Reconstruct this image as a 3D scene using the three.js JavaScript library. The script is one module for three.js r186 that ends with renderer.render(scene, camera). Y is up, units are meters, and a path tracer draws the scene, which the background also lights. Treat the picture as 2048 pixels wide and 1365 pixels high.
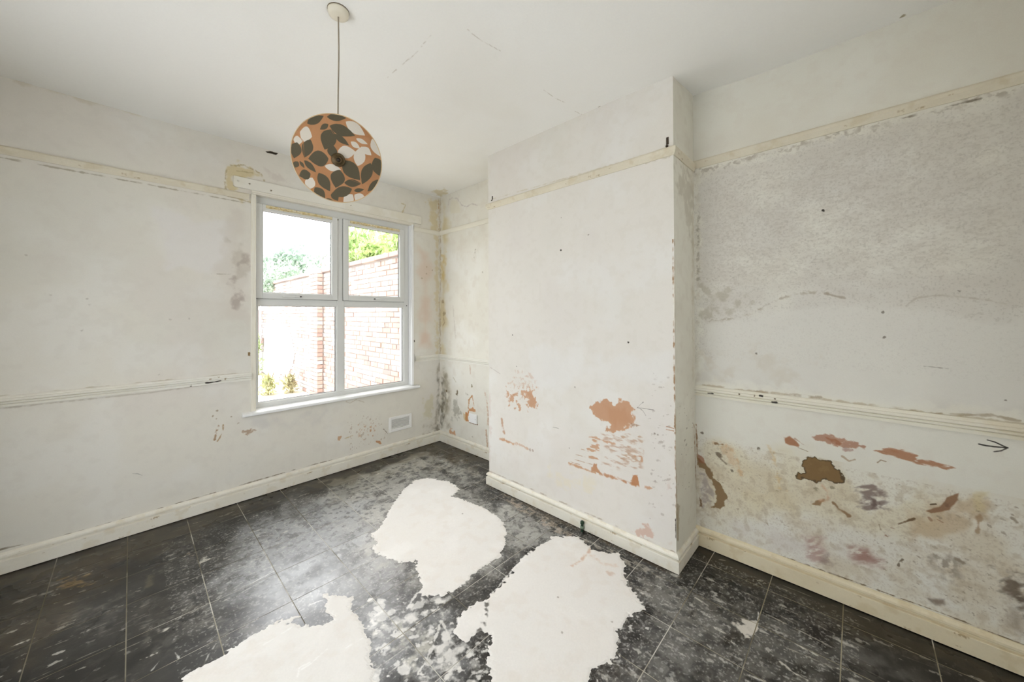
import * as THREE from 'three';
import { mergeGeometries } from 'three/addons/utils/BufferGeometryUtils.js';
import { RoundedBoxGeometry } from 'three/addons/geometries/RoundedBoxGeometry.js';

// ---------------------------------------------------------------- camera, sky, light, exposure
const scene = new THREE.Scene();
const camera = new THREE.PerspectiveCamera(86.64, 2048 / 1365, 0.05, 200);
camera.position.set(-2.5397, 1.4934, 3.6056);
camera.rotation.set(0.0077, -0.8107, -0.004, 'YXZ');
camera.setViewOffset(2048, 1365, 0, 58, 2048, 1365);            // shift lens: the verticals stay upright
camera.updateProjectionMatrix();
const renderer = new THREE.WebGLRenderer({ antialias: true });
renderer.toneMapping = THREE.LinearToneMapping;
renderer.toneMappingExposure = 0.98;
renderer.shadowMap.enabled = true;
renderer.shadowMap.type = THREE.PCFSoftShadowMap;
scene.background = new THREE.Color().setRGB(0.91, 0.952, 1.0);   // even white overcast sky
scene.backgroundIntensity = 5.3;
const sun = new THREE.DirectionalLight(new THREE.Color().setRGB(1, 0.99, 0.98), 4.4);   // the brighter part of the cloud, very soft
sun.name = 'cloud_light';
sun.position.set(0.98, 5.6, -9.67);
sun.target.position.set(-1.82, 0, 0.73);
sun.castShadow = true;
sun.shadow.radius = 105;
sun.shadow.mapSize.set(2048, 2048);
Object.assign(sun.shadow.camera, { left: -8, right: 8, top: 8, bottom: -8, near: 0.5, far: 40 });
scene.add(sun, sun.target);

// ---------------------------------------------------------------- sizes of the room (metres)
const H = 2.9, ZB = 4.45, XL = -3.55, Z1 = 1.252, Z2 = 2.841, BX = -0.363, TW = 0.28;
const REAR = [-2.6, 0.9, -1.2, 2.2];                          // added window for fill daylight in the rear wall, behind the viewer: x0, y0, x1, y1
const SIDE = [1.0, 0, 3.0, 2.2];                               // added glazed doors for fill daylight in the side wall, out of view: z0, y0, z1, y1

// ---------------------------------------------------------------- helpers: naming, random, noise
const used = new Map();
function numbered(n) { const k = used.get(n) ?? 0; used.set(n, k + 1); return k ? n + '_' + String(k).padStart(3, '0') : n; }
function tag(o, label, category, group, kind) {
  o.userData.label = label; o.userData.category = category;
  if (group) o.userData.group = group;
  if (kind) o.userData.kind = kind;
  return o;
}
function mesh(name, geo, mat, parent) {
  const m = new THREE.Mesh(geo, mat); m.name = numbered(name); m.castShadow = m.receiveShadow = true;
  (parent ?? scene).add(m); return m;
}
function group(name, pos = [0, 0, 0]) { const g = new THREE.Group(); g.name = numbered(name); g.position.set(...pos); scene.add(g); return g; }
function rng(seed) { let s = seed >>> 0; return () => { s = (s + 0x6d2b79f5) | 0; let t = Math.imul(s ^ (s >>> 15), 1 | s); t = (t + Math.imul(t ^ (t >>> 7), 61 | t)) ^ t; return ((t ^ (t >>> 14)) >>> 0) / 4294967296; }; }
const clamp = (x, a = 0, b = 1) => (x < a ? a : x > b ? b : x);
const sstep = (a, b, x) => { const t = clamp((x - a) / (b - a)); return t * t * (3 - 2 * t); };
function hash(x, y, s) { let h = Math.imul(x, 374761393) + Math.imul(y, 668265263) + Math.imul(s, 974634777); h = Math.imul(h ^ (h >>> 13), 1274126177); return ((h ^ (h >>> 16)) >>> 0) / 4294967296; }
function vnoise(x, y, s) {
  const ix = Math.floor(x), iy = Math.floor(y), fx = x - ix, fy = y - iy, u = fx * fx * (3 - 2 * fx), v = fy * fy * (3 - 2 * fy);
  const a = hash(ix, iy, s), b = hash(ix + 1, iy, s), c = hash(ix, iy + 1, s), d = hash(ix + 1, iy + 1, s);
  return a + (b - a) * u + (c - a) * v + (a - b - c + d) * u * v;
}
function fbm(x, y, s = 1, o = 4) { let t = 0, a = 0.5, n = 0; for (let i = 0; i < o; i++) { t += a * vnoise(x, y, s + i * 17); n += a; a *= 0.5; x = x * 2.03 + 7.1; y = y * 2.03 + 3.7; } return clamp((t / n - 0.5) * 1.9 + 0.5); }

// ---------------------------------------------------------------- a painter that works in metres on a flat surface
function polyDist(p, u, v) {                                     // signed distance to a closed outline, positive inside
  let d = 1e9, inside = false;
  for (let i = 0, j = p.length - 1; i < p.length; j = i++) {
    const ax = p[j][0], ay = p[j][1], bx = p[i][0], by = p[i][1], ex = bx - ax, ey = by - ay;
    const t = clamp(((u - ax) * ex + (v - ay) * ey) / (ex * ex + ey * ey + 1e-12)), dx = u - ax - t * ex, dy = v - ay - t * ey;
    d = Math.min(d, dx * dx + dy * dy);
    if ((ay > v) !== (by > v) && u < (ex * (v - ay)) / ey + ax) inside = !inside;
  }
  return inside ? Math.sqrt(d) : -Math.sqrt(d);
}
function lineDist(p, u, v) {
  let d = 1e9;
  for (let i = 1; i < p.length; i++) {
    const ax = p[i - 1][0], ay = p[i - 1][1], ex = p[i][0] - ax, ey = p[i][1] - ay;
    const t = clamp(((u - ax) * ex + (v - ay) * ey) / (ex * ex + ey * ey + 1e-12)), dx = u - ax - t * ex, dy = v - ay - t * ey;
    d = Math.min(d, dx * dx + dy * dy);
  }
  return Math.sqrt(d);
}
let seedCount = 1;
class Paint {
  constructor(u0, v0, u1, v1, ppm, base) {
    Object.assign(this, { u0, v0, u1, v1, ppm });
    this.w = Math.round((u1 - u0) * ppm); this.h = Math.round((v1 - v0) * ppm);
    this.c = new Float32Array(this.w * this.h * 3); this.b = new Float32Array(this.w * this.h).fill(0.5);
    for (let i = 0; i < this.w * this.h; i++) { this.c[i * 3] = base[0]; this.c[i * 3 + 1] = base[1]; this.c[i * 3 + 2] = base[2]; }
  }
  each(box, fn) {
    const [a, b, c, d] = box ?? [this.u0, this.v0, this.u1, this.v1], x0 = Math.max(0, Math.floor((a - this.u0) * this.ppm)), x1 = Math.min(this.w - 1, Math.ceil((c - this.u0) * this.ppm));
    const y0 = Math.max(0, Math.floor((b - this.v0) * this.ppm)), y1 = Math.min(this.h - 1, Math.ceil((d - this.v0) * this.ppm));
    for (let y = y0; y <= y1; y++) for (let x = x0; x <= x1; x++) fn(this.u0 + (x + 0.5) / this.ppm, this.v0 + (y + 0.5) / this.ppm, y * this.w + x);
  }
  mix(i, k, a) { const c = this.c, j = i * 3; c[j] += (k[0] - c[j]) * a; c[j + 1] += (k[1] - c[j + 1]) * a; c[j + 2] += (k[2] - c[j + 2]) * a; }
  mottle(col, a, scale, { lo = 0.45, hi = 0.8, box, an = [1, 1], o = 4, bump = 0 } = {}) {
    const s = (seedCount += 31);
    this.each(box, (u, v, i) => { const k = a * sstep(lo, hi, fbm((u / scale) * an[0], (v / scale) * an[1], s, o)); this.mix(i, col, k); this.b[i] += bump * k; });
    return this;
  }
  grain(amp, bump = 0) { const s = (seedCount += 31); this.each(null, (u, v, i) => { const n = hash(i % this.w, (i / this.w) | 0, s) - 0.5; this.c[i * 3] += n * amp; this.c[i * 3 + 1] += n * amp; this.c[i * 3 + 2] += n * amp; this.b[i] += n * bump; }); return this; }
  shape(dist, box, col, { a = 1, soft = 0.008, rag = 0.01, rs = 0.04, cover = 1, cw = 0.26, cs = 0.02, an = [1, 1], rot = 0, bump = 0, edge = 0 } = {}) {
    const s = (seedCount += 31), m = rag + soft, cr = Math.cos(rot), sr = Math.sin(rot);
    this.each([box[0] - m, box[1] - m, box[2] + m, box[3] + m], (u, v, i) => {
      let d = dist(u, v);
      if (d < -rag - 1e-6) return;
      const p = (u * cr + v * sr) * an[0], q = (v * cr - u * sr) * an[1];
      if (rag) d += rag * 2 * (fbm(p / rs, q / rs, s, 4) - 0.5);
      let k = sstep(0, soft, d) * a;
      if (k <= 0) return;
      if (cover < 1) k *= sstep(1 - cover - cw, 1 - cover + cw, fbm(p / cs, q / cs, s + 7, 4));
      this.mix(i, col, clamp(k)); this.b[i] += bump * k;
      if (edge) { const e = sstep(0.006, 0, Math.abs(d - 0.003)) * a; this.mix(i, [70, 58, 40], e * edge); }
    });
    return this;
  }
  poly(p, col, o) { const x = p.map((q) => q[0]), y = p.map((q) => q[1]); return this.shape((u, v) => polyDist(p, u, v), [Math.min(...x), Math.min(...y), Math.max(...x), Math.max(...y)], col, o); }
  stroke(p, w, col, o = {}) { const x = p.map((q) => q[0]), y = p.map((q) => q[1]); return this.shape((u, v) => w / 2 - lineDist(p, u, v), [Math.min(...x) - w, Math.min(...y) - w, Math.max(...x) + w, Math.max(...y) + w], col, { rag: w * 0.25, rs: 0.02, soft: w * 0.4, ...o }); }
  dot(p, r, col, o = {}) { for (const q of p) this.shape((u, v) => r - Math.hypot(u - q[0], v - q[1]), [q[0] - r, q[1] - r, q[0] + r, q[1] + r], col, { rag: r * 0.5, rs: r, soft: r * 0.6, ...o }); return this; }
  specks(p, n, r0, r1, col, a, seed, stretch = 1, rot = 0) {     // small marks scattered in an outline
    const R = rng(seed), x = p.map((q) => q[0]), y = p.map((q) => q[1]), X0 = Math.min(...x), X1 = Math.max(...x), Y0 = Math.min(...y), Y1 = Math.max(...y), c = Math.cos(rot), s = Math.sin(rot);
    for (let k = 0; k < n; k++) {
      const u0 = X0 + R() * (X1 - X0), v0 = Y0 + R() * (Y1 - Y0), r = r0 + (r1 - r0) * R() ** 3, al = a * (0.5 + 0.5 * R()), st = 1 + (stretch - 1) * R(), m = r * st;
      if (polyDist(p, u0, v0) < 0) continue;
      this.shape((u, v) => r - Math.hypot(((u - u0) * c + (v - v0) * s) / st, (v - v0) * c - (u - u0) * s), [u0 - m, v0 - m, u0 + m, v0 + m], col, { a: al, rag: r * 0.7, rs: r * 1.2, soft: r * 0.5 });
    }
    return this;
  }
  map() {
    const d = new Uint8Array(this.w * this.h * 4);
    for (let i = 0; i < this.w * this.h; i++) { for (let k = 0; k < 3; k++) d[i * 4 + k] = clamp(this.c[i * 3 + k], 0, 255); d[i * 4 + 3] = 255; }
    const t = new THREE.DataTexture(d, this.w, this.h); t.colorSpace = THREE.SRGBColorSpace; return finish(t);
  }
  height() {
    const d = new Uint8Array(this.w * this.h * 4);
    for (let i = 0; i < this.w * this.h; i++) { const v = clamp(this.b[i]) * 255; d[i * 4] = d[i * 4 + 1] = d[i * 4 + 2] = v; d[i * 4 + 3] = 255; }
    return finish(new THREE.DataTexture(d, this.w, this.h));
  }
  uv(geo, fu, fv) {                                              // uv from the place of each vertex, in metres
    const p = geo.attributes.position, a = new Float32Array(p.count * 2);
    for (let i = 0; i < p.count; i++) { const q = [p.getX(i), p.getY(i), p.getZ(i)]; a[i * 2] = (fu(q) - this.u0) / (this.u1 - this.u0); a[i * 2 + 1] = (fv(q) - this.v0) / (this.v1 - this.v0); }
    geo.setAttribute('uv', new THREE.BufferAttribute(a, 2)); return geo;
  }
}
function finish(t) { t.magFilter = THREE.LinearFilter; t.minFilter = THREE.LinearMipmapLinearFilter; t.generateMipmaps = true; t.wrapS = t.wrapT = THREE.RepeatWrapping; t.needsUpdate = true; return t; }
const std = (o) => new THREE.MeshStandardMaterial({ roughness: 0.8, ...o });
const srgb = (r, g, b) => new THREE.Color().setRGB(r / 255, g / 255, b / 255, THREE.SRGBColorSpace);
function box(x0, y0, z0, x1, y1, z1) { const g = new THREE.BoxGeometry(x1 - x0, y1 - y0, z1 - z0); g.translate((x0 + x1) / 2, (y0 + y1) / 2, (z0 + z1) / 2); return g; }
function rbox(x0, y0, z0, x1, y1, z1, r = 0.003, seg = 2) { const g = new RoundedBoxGeometry(x1 - x0, y1 - y0, z1 - z0, seg, r); g.translate((x0 + x1) / 2, (y0 + y1) / 2, (z0 + z1) / 2); return g; }
const X = (q) => q[0], Y = (q) => q[1], Z = (q) => q[2];
function metreUV(geo, a = 1) { const uv = geo.attributes.uv; return uv ? geo : geo; }

// ---------------------------------------------------------------- the window wall: plaster with damp, mould and scrapes
const GREY = [205, 201, 192], TAN = [196, 178, 140], RUST = [186, 138, 98], OCHRE = [200, 176, 112], MOULD = [74, 68, 54], PURPLE = [136, 120, 114], PINK = [216, 190, 170], BROWN = [132, 105, 74], PLASTER = [197, 154, 122];
const wl = new Paint(XL, 0, 0, H + 0.05, 400, [224, 219, 207]);
wl.mottle([217, 214, 203], 0.6, 0.7, { hi: 1 }).mottle([219, 211, 202], 0.4, 0.45, { hi: 1 }).mottle([230, 228, 222], 0.4, 0.3, { hi: 1 }).mottle([212, 206, 195], 0.25, 0.05, { hi: 1 });
wl.poly([[-2.425,2.250],[-1.936,2.271],[-1.967,1.783],[-2.373,1.828]], [225, 221, 217], { a: 0.6, soft: 0.06, rag: 0.05, rs: 0.2 });
wl.poly([[-2.047,2.408],[-1.859,2.418],[-1.858,1.379],[-2.061,1.464],[-2.108,1.929]], [212, 204, 192], { a: 0.6, soft: 0.08, rag: 0.05, rs: 0.15 });
wl.poly([[-2.032,2.689],[-1.953,2.745],[-1.765,2.705],[-1.772,2.631],[-1.969,2.595],[-1.969,2.486],[-1.856,2.460],[-1.856,2.419],[-2.016,2.439],[-2.045,2.547]], OCHRE, { a: 0.5, soft: 0.03, rag: 0.03, rs: 0.06 });
wl.stroke([[-1.995,2.692],[-1.913,2.724],[-1.801,2.686],[-1.772,2.631]], 0.02, [160, 140, 95], { a: 0.55, cover: 0.7 }).stroke([[-2.026,2.651],[-2.035,2.529],[-2.013,2.448],[-1.869,2.428]], 0.016, [158, 138, 92], { a: 0.5, cover: 0.7 });
wl.stroke([[-1.959,2.662],[-1.853,2.676]], 0.015, [165, 148, 108], { a: 0.5 });
wl.poly([[-1.783,2.750],[-1.656,2.736],[-1.598,2.660],[-1.711,2.647]], [206, 196, 186], { a: 0.5, soft: 0.03, rag: 0.02 });
wl.poly([[-1.776,2.883],[-1.726,2.900],[-1.671,2.896],[-1.686,2.879],[-1.748,2.872]], [46, 36, 20], { soft: 0.004, rag: 0.004, bump: -0.4 });
wl.poly([[-1.968,1.944],[-1.909,1.987],[-1.865,1.967],[-1.865,1.901],[-1.935,1.875],[-1.968,1.888]], [160, 146, 136], { a: 0.6, soft: 0.05, rag: 0.04, rs: 0.05, cover: 0.75, cs: 0.05, cw: 0.45 });
wl.poly([[-2.049,1.754],[-1.967,1.799],[-1.925,1.762],[-1.922,1.632],[-1.967,1.559],[-2.005,1.622],[-2.015,1.701]], [160, 146, 136], { a: 0.6, soft: 0.05, rag: 0.045, rs: 0.06, cover: 0.72, cs: 0.05, cw: 0.45 });
wl.poly([[-2.016,2.097],[-1.869,2.160],[-1.868,1.790],[-1.999,1.741]], [176, 166, 150], { a: 0.35, soft: 0.06, rag: 0.05, rs: 0.07 });
wl.stroke([[-2.113,1.820],[-1.999,1.825]], 0.008, [150, 140, 120], { a: 0.4, cover: 0.6 });
wl.poly([[-1.891,1.201],[-1.864,1.203],[-1.864,1.162],[-1.881,1.167]], [120, 92, 50], { a: 0.9, soft: 0.006, rag: 0.006 });
wl.stroke([[-2.069,.639],[-2.087,.581],[-2.090,.535]], 0.018, [160, 128, 96], { a: 0.9, cover: 0.75 }).stroke([[-2.041,.637],[-2.041,.586],[-2.075,.520]], 0.012, [170, 140, 104], { a: 0.8, cover: 0.7 });
wl.poly([[-1.920,.565],[-1.887,.574],[-1.816,.557],[-1.853,.533],[-1.887,.509],[-1.913,.515]], [172, 146, 122], { a: 0.85, soft: 0.01, rag: 0.012, rs: 0.02, cover: 0.8 });
wl.dot([[-2.084,.696],[-2.105,.720],[-2.078,.757],[-1.991,.693],[-1.946,.631]], 0.008, [150, 132, 106], { a: 0.7 });
wl.poly([[-1.833,.627],[-1.245,.642],[-1.209,.465],[-1.539,.432],[-1.727,.495]], [202, 197, 191], { a: 0.5, soft: 0.1, rag: 0.07, rs: 0.1, cover: 0.6, cs: 0.1, cw: 0.5 });
wl.specks([[-1.107,.505],[-.950,.508],[-.667,.414],[-.667,.176],[-1.059,.153]], 90, 0.003, 0.010, [172, 152, 130], 0.65, 11, 2.2, 1.2);
wl.specks([[-.985,.415],[-.777,.385],[-.804,.201],[-.970,.253]], 40, 0.004, 0.016, RUST, 0.7, 12, 2.5, 1.3);
wl.poly([[-1.172,.337],[-1.140,.329],[-1.154,.294],[-1.177,.300]], RUST, { a: 0.7, rag: 0.008, soft: 0.008 }).stroke([[-1.111,.298],[-1.034,.308]], 0.012, TAN, { a: 0.8 });
wl.poly([[-.799,.199],[-.745,.191],[-.729,.150],[-.750,.146],[-.794,.177]], RUST, { a: 0.9, rag: 0.006, soft: 0.006 });
wl.stroke([[-.712,.298],[-.667,.240]], 0.012, [128, 112, 92], { a: 0.8 }).stroke([[-1.097,.654],[-1.059,.632],[-1.000,.656],[-.919,.617]], 0.008, [175, 160, 135], { a: 0.6 });
wl.poly([[-.346,2.344],[-.079,2.265],[-.053,1.675],[-.096,1.087],[-.323,1.103]], PINK, { a: 0.55, soft: 0.14, rag: 0.06, rs: 0.2 });
wl.poly([[-.283,1.669],[-.094,1.733],[-.137,1.148],[-.271,1.156]], [214, 182, 160], { a: 0.3, soft: 0.1, rag: 0.05, rs: 0.15 });
wl.poly([[-.201,2.852],[.001,2.899],[-.001,2.455],[-.120,2.460]], OCHRE, { a: 0.4, soft: 0.06, rag: 0.04 }).poly([[-.079,2.443],[-.001,2.455],[-.005,.961],[-.069,.967]], OCHRE, { a: 0.32, soft: 0.04, rag: 0.03 });
wl.stroke([[-.006,2.886],[-.001,2.455]], 0.03, [170, 132, 80], { a: 0.6, cover: 0.65, cs: 0.05, cw: 0.45 }).stroke([[-.008,2.454],[-.005,1.009]], 0.016, [160, 138, 98], { a: 0.45, cover: 0.5, cs: 0.08, cw: 0.45 });
wl.stroke([[-.500,2.723],[-.451,2.717],[-.488,2.626]], 0.02, [190, 172, 128], { a: 0.6 });
wl.dot([[-.182,2.055],[-.101,2.021],[-.243,1.917],[-.183,1.973]], 0.012, [172, 150, 122], { a: 0.5 });
wl.dot([[-.348,1.201]], 0.011, [86, 78, 70], { a: 1 });
wl.poly([[-.083,.851],[.002,.925],[-.000,.103],[-.260,.119],[-.221,.224],[-.126,.238],[-.077,.497]], [138, 126, 104], { a: 0.75, soft: 0.1, rag: 0.05, rs: 0.08, cover: 0.72, cs: 0.06, cw: 0.5 });
wl.poly([[-.048,.758],[.002,.811],[-.000,.103],[-.167,.120],[-.126,.185],[-.043,.226]], [92, 84, 68], { a: 0.85, soft: 0.09, rag: 0.04, rs: 0.06, cover: 0.76, cs: 0.03, cw: 0.6 });
wl.poly([[-.240,.554],[-.070,.555],[-.085,.264],[-.240,.286]], [196, 186, 140], { a: 0.35, soft: 0.05, rag: 0.04 });
wl.stroke([[-3.060,.144],[-2.782,.121],[-2.445,.124],[-2.028,.128],[-1.499,.133],[-1.059,.124],[-.522,.118],[-.008,.123]], 0.005, [120, 108, 88], { a: 0.75, rag: 0.005, rs: 0.05, cover: 0.6, cs: 0.12, cw: 0.4 });  // dark line painted for the gap shadow along the skirting top
wl.stroke([[-3.069,2.493],[-2.572,2.483],[-1.869,2.465]], 0.008, [176, 166, 136], { a: 0.5, cover: 0.6 }).stroke([[-3.069,2.423],[-2.572,2.422],[-1.862,2.417]], 0.014, [150, 140, 118], { a: 0.6, cover: 0.6, cs: 0.08 });
wl.stroke([[-3.063,1.033],[-2.447,1.033],[-1.867,1.031]], 0.01, [170, 158, 130], { a: 0.5, cover: 0.5, cs: 0.1 }).stroke([[-3.063,.960],[-2.447,.955],[-1.867,.978]], 0.012, [188, 180, 164], { a: 0.6, cover: 0.8 });
wl.dot([[-2.739,1.608],[-2.729,1.570],[-2.759,1.405],[-2.346,1.468],[-2.243,1.474],[-2.886,1.629],[-2.976,1.865],[-2.402,1.076]], 0.008, [176, 168, 156], { a: 0.5 });
wl.stroke([[-2.531,.414],[-2.507,.406],[-2.483,.385]], 0.006, [150, 146, 138], { a: 0.5 });
wl.poly([[-3.036,2.921],[-2.808,2.920],[-2.477,2.922],[-2.477,2.887],[-2.807,2.872],[-3.036,2.877]], [206, 196, 176], { a: 0.5, soft: 0.02, rag: 0.02, rs: 0.06 });
wl.grain(3, 0.04);

// ---------------------------------------------------------------- the alcove beside the chimney breast
const wa = new Paint(0, 0, Z1 + 0.02, H + 0.05, 400, [228, 224, 212]);
wa.mottle([222, 218, 206], 0.6, 0.4, { hi: 1 }).mottle([238, 237, 232], 0.4, 0.3, { hi: 1 }).mottle([216, 208, 194], 0.35, 0.07, { hi: 1 });
wa.poly([[.011,2.896],[.189,2.833],[.156,1.905],[.103,.969],[.003,.961]], OCHRE, { a: 0.5, soft: 0.12, rag: 0.08, rs: 0.2 });
wa.poly([[.009,2.274],[.138,2.229],[.127,1.907],[.007,1.856]], [206, 176, 104], { a: 0.5, soft: 0.08, rag: 0.05 });
wa.stroke([[.021,2.882],[.013,1.009]], 0.03, [160, 134, 92], { a: 0.5, cover: 0.5, cs: 0.08, cw: 0.45 });
wa.stroke([[.169,2.767],[.189,2.833],[.246,2.843],[.339,2.817],[.384,2.767],[.428,2.718],[.507,2.685],[.592,2.700],[.690,2.663]], 0.022, [196, 186, 180], { a: 0.7, soft: 0.014 });
wa.poly([[.198,2.761],[.236,2.834],[.339,2.811],[.401,2.718],[.401,2.628],[.207,2.655]], [222, 214, 190], { a: 0.5, soft: 0.03 });
wa.poly([[.003,.913],[.151,.886],[.227,.750],[.254,.524],[.215,.162],[-.001,.103]], [132, 120, 96], { a: 0.72, soft: 0.18, rag: 0.08, rs: 0.1, cover: 0.7, cs: 0.07, cw: 0.5 });
wa.poly([[.002,.830],[.073,.790],[.130,.563],[.099,.125],[-.001,.115]], [92, 84, 68], { a: 0.85, soft: 0.12, rag: 0.06, rs: 0.08, cover: 0.76, cs: 0.04, cw: 0.6 });
wa.poly([[.226,.543],[.365,.564],[.417,.383],[.309,.261],[.225,.302]], [150, 146, 130], { a: 0.55, soft: 0.06, rag: 0.05, cover: 0.7, cs: 0.05 });
wa.dot([[.131,.610],[.328,.604],[.338,.622]], 0.022, [106, 92, 68], { a: 0.85 }).dot([[.582,.722]], 0.02, [110, 96, 60], { a: 0.9 });
wa.dot([[.086,1.515],[.066,1.651]], 0.03, [150, 128, 96], { a: 0.6 }).stroke([[.066,1.474],[.095,1.409],[.045,1.349]], 0.02, [170, 146, 116], { a: 0.6 });
wa.stroke([[.590,.621],[.539,.569],[.522,.414]], 0.022, [182, 126, 78], { a: 0.9, cover: 0.85 }).stroke([[.590,.621],[.623,.518]], 0.018, [190, 140, 100], { a: 0.8 });
wa.poly([[.522,.485],[.655,.497],[.663,.451],[.530,.437]], [202, 148, 104], { a: 0.95, rag: 0.01 }).poly([[.479,.417],[.539,.450],[.538,.319],[.478,.307]], [188, 126, 74], { a: 0.9, rag: 0.015 });
wa.poly([[.435,.409],[.487,.407],[.487,.331],[.443,.333]], [196, 166, 116], { a: 0.6 }).stroke([[.547,.326],[.622,.320],[.679,.326]], 0.014, [120, 82, 56], { a: 0.9 });
wa.stroke([[.558,.941],[.566,.855]], 0.03, [204, 182, 162], { a: 0.8 }).stroke([[.799,.683],[.822,.614],[.844,.484],[.843,.360]], 0.03, [200, 168, 142], { a: 0.7, cover: 0.7 });
wa.stroke([[.812,.292],[.835,.152],[.826,.073]], 0.03, [190, 158, 130], { a: 0.8, cover: 0.8 }).poly([[.158,.173],[.290,.178],[.308,.126],[.177,.119]], [204, 152, 112], { a: 0.8, rag: 0.02 });
wa.stroke([[.265,.777],[.311,.731]], 0.02, [186, 176, 150], { a: 0.5 }).stroke([[.259,1.600],[.304,1.241]], 0.03, [196, 188, 176], { a: 0.4 });
wa.dot([[.647,2.166],[.630,2.114],[.655,2.192],[.766,1.942],[.596,.175],[.488,.627],[.514,.620]], 0.012, [178, 170, 154], { a: 0.6 });
wa.stroke([[.010,.117],[.834,.116]], 0.014, [110, 96, 74], { a: 0.8, cover: 0.8 });
wa.grain(3, 0.04);

// ---------------------------------------------------------------- the chimney breast
const wb = new Paint(Z1 - 0.005, 0, Z2 + 0.005, H + 0.05, 500, [226, 221, 212]);
wb.mottle([219, 215, 204], 0.5, 0.5, { hi: 1 }).mottle([218, 211, 205], 0.3, 0.4, { hi: 1 }).mottle([232, 231, 227], 0.4, 0.3, { hi: 1 }).mottle([216, 210, 198], 0.25, 0.04, { hi: 1 });
wb.stroke([[1.306,2.480],[1.938,2.452],[2.435,2.436],[2.821,2.421]], 0.02, [184, 174, 152], { a: 0.6, cover: 0.6, cs: 0.05 }).stroke([[1.938,2.444],[2.161,2.440],[2.398,2.433]], 0.014, [140, 128, 108], { a: 0.6, cover: 0.5 });
wb.stroke([[1.306,2.510],[1.938,2.490],[2.435,2.479],[2.822,2.476]], 0.012, [196, 184, 156], { a: 0.5, cover: 0.6, cs: 0.06 });
wb.poly([[2.265,.871],[2.316,.897],[2.377,.930],[2.425,.927],[2.457,.910],[2.485,.940],[2.560,.943],[2.590,.897],[2.593,.829],[2.612,.799],[2.566,.783],[2.501,.740],[2.438,.707],[2.383,.715],[2.424,.769],[2.365,.784],[2.293,.807]], PLASTER, { soft: 0.012, rag: 0.016, rs: 0.025, bump: -0.2 });
wb.poly([[2.369,.895],[2.570,.935],[2.583,.815],[2.459,.734],[2.409,.796]], [190, 142, 106], { a: 0.5, soft: 0.05, rag: 0.03, an: [1, 0.3] });
wb.poly([[2.569,.802],[2.644,.811],[2.638,.795],[2.569,.780]], [150, 110, 80], { a: 0.6, cover: 0.6 });
wb.poly([[1.457,.874],[1.791,.928],[1.821,.796],[1.760,.747],[1.468,.708]], PLASTER, { a: 0.9, soft: 0.02, rag: 0.03, rs: 0.03, cover: 0.45, cw: 0.12, cs: 0.03, bump: -0.15 });
wb.poly([[1.693,.875],[1.750,.887],[1.801,.813],[1.780,.762],[1.718,.759],[1.708,.817]], PLASTER, { a: 0.95, rag: 0.015, soft: 0.012 }).poly([[1.533,.852],[1.589,.860],[1.578,.817],[1.533,.810]], PLASTER, { a: 0.8, rag: 0.012 });
wb.poly([[1.499,1.026],[1.635,1.068],[1.792,1.033],[1.792,.986],[1.499,.951]], [206, 180, 160], { a: 0.7, cover: 0.33, cs: 0.025, soft: 0.02 }).poly([[1.475,.948],[1.807,.988],[1.822,.920],[1.463,.871]], [204, 172, 148], { a: 0.6, cover: 0.22, cs: 0.02 });
wb.stroke([[1.414,.601],[1.420,.538],[1.443,.488]], 0.03, [192, 156, 130], { a: 0.9, cover: 0.85 }).stroke([[1.395,.431],[1.478,.434],[1.542,.428]], 0.034, [198, 156, 124], { a: 0.95 }).stroke([[1.542,.432],[1.620,.439],[1.706,.428]], 0.032, [204, 170, 144], { a: 0.85, cover: 0.75 });
wb.dot([[1.727,.425],[1.758,.425]], 0.012, [170, 150, 136], { a: 0.7 }).stroke([[1.955,.651],[2.010,.652]], 0.006, [130, 122, 112], { a: 0.6 });
wb.stroke([[2.264,.647],[2.311,.655],[2.372,.649],[2.459,.646]], 0.022, [200, 160, 130], { a: 0.9, cover: 0.85 });
wb.poly([[2.295,.637],[2.334,.633],[2.341,.564],[2.256,.566],[2.291,.602]], PLASTER, { a: 0.9, rag: 0.02, rs: 0.02, an: [.4, 1.6], cover: 0.7, cw: 0.12, cs: 0.02 });
wb.poly([[2.255,.521],[2.329,.524],[2.341,.510],[2.263,.503]], PLASTER, { a: 0.9, rag: 0.012, an: [.4, 1.6], cover: 0.8, cw: 0.12 });
for (const s of [[[2.203,.549],[2.302,.547]], [[2.157,.499],[2.310,.505]], [[2.149,.461],[2.290,.466]], [[2.106,.435],[2.190,.437]]]) wb.stroke(s, 0.006, [176, 140, 110], { a: 0.7, cover: 0.6, cs: 0.03 });
wb.stroke([[2.097,.422],[2.148,.419],[2.214,.416],[2.309,.417]], 0.024, [194, 150, 116], { a: 0.9, cover: 0.85 }).poly([[2.298,.475],[2.325,.482],[2.355,.417],[2.278,.414]], [192, 146, 112], { rag: 0.01 });
wb.stroke([[2.348,.421],[2.439,.423],[2.527,.424],[2.593,.426]], 0.026, [190, 142, 108], { a: 0.95, cover: 0.7, cs: 0.03 });
wb.poly([[2.574,.486],[2.613,.491],[2.638,.425],[2.573,.420]], [184, 128, 88], { rag: 0.012, a: 0.95 }).poly([[2.648,.447],[2.688,.451],[2.710,.439],[2.688,.420],[2.651,.420]], [200, 160, 132], { rag: 0.008 });
wb.poly([[2.349,.711],[2.569,.758],[2.666,.755],[2.664,.510],[2.348,.432]], [190, 158, 134], { a: 0.75, cover: 0.27, cs: 0.022, an: [.45, 1.5], rot: 0, soft: 0.04 });
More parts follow.
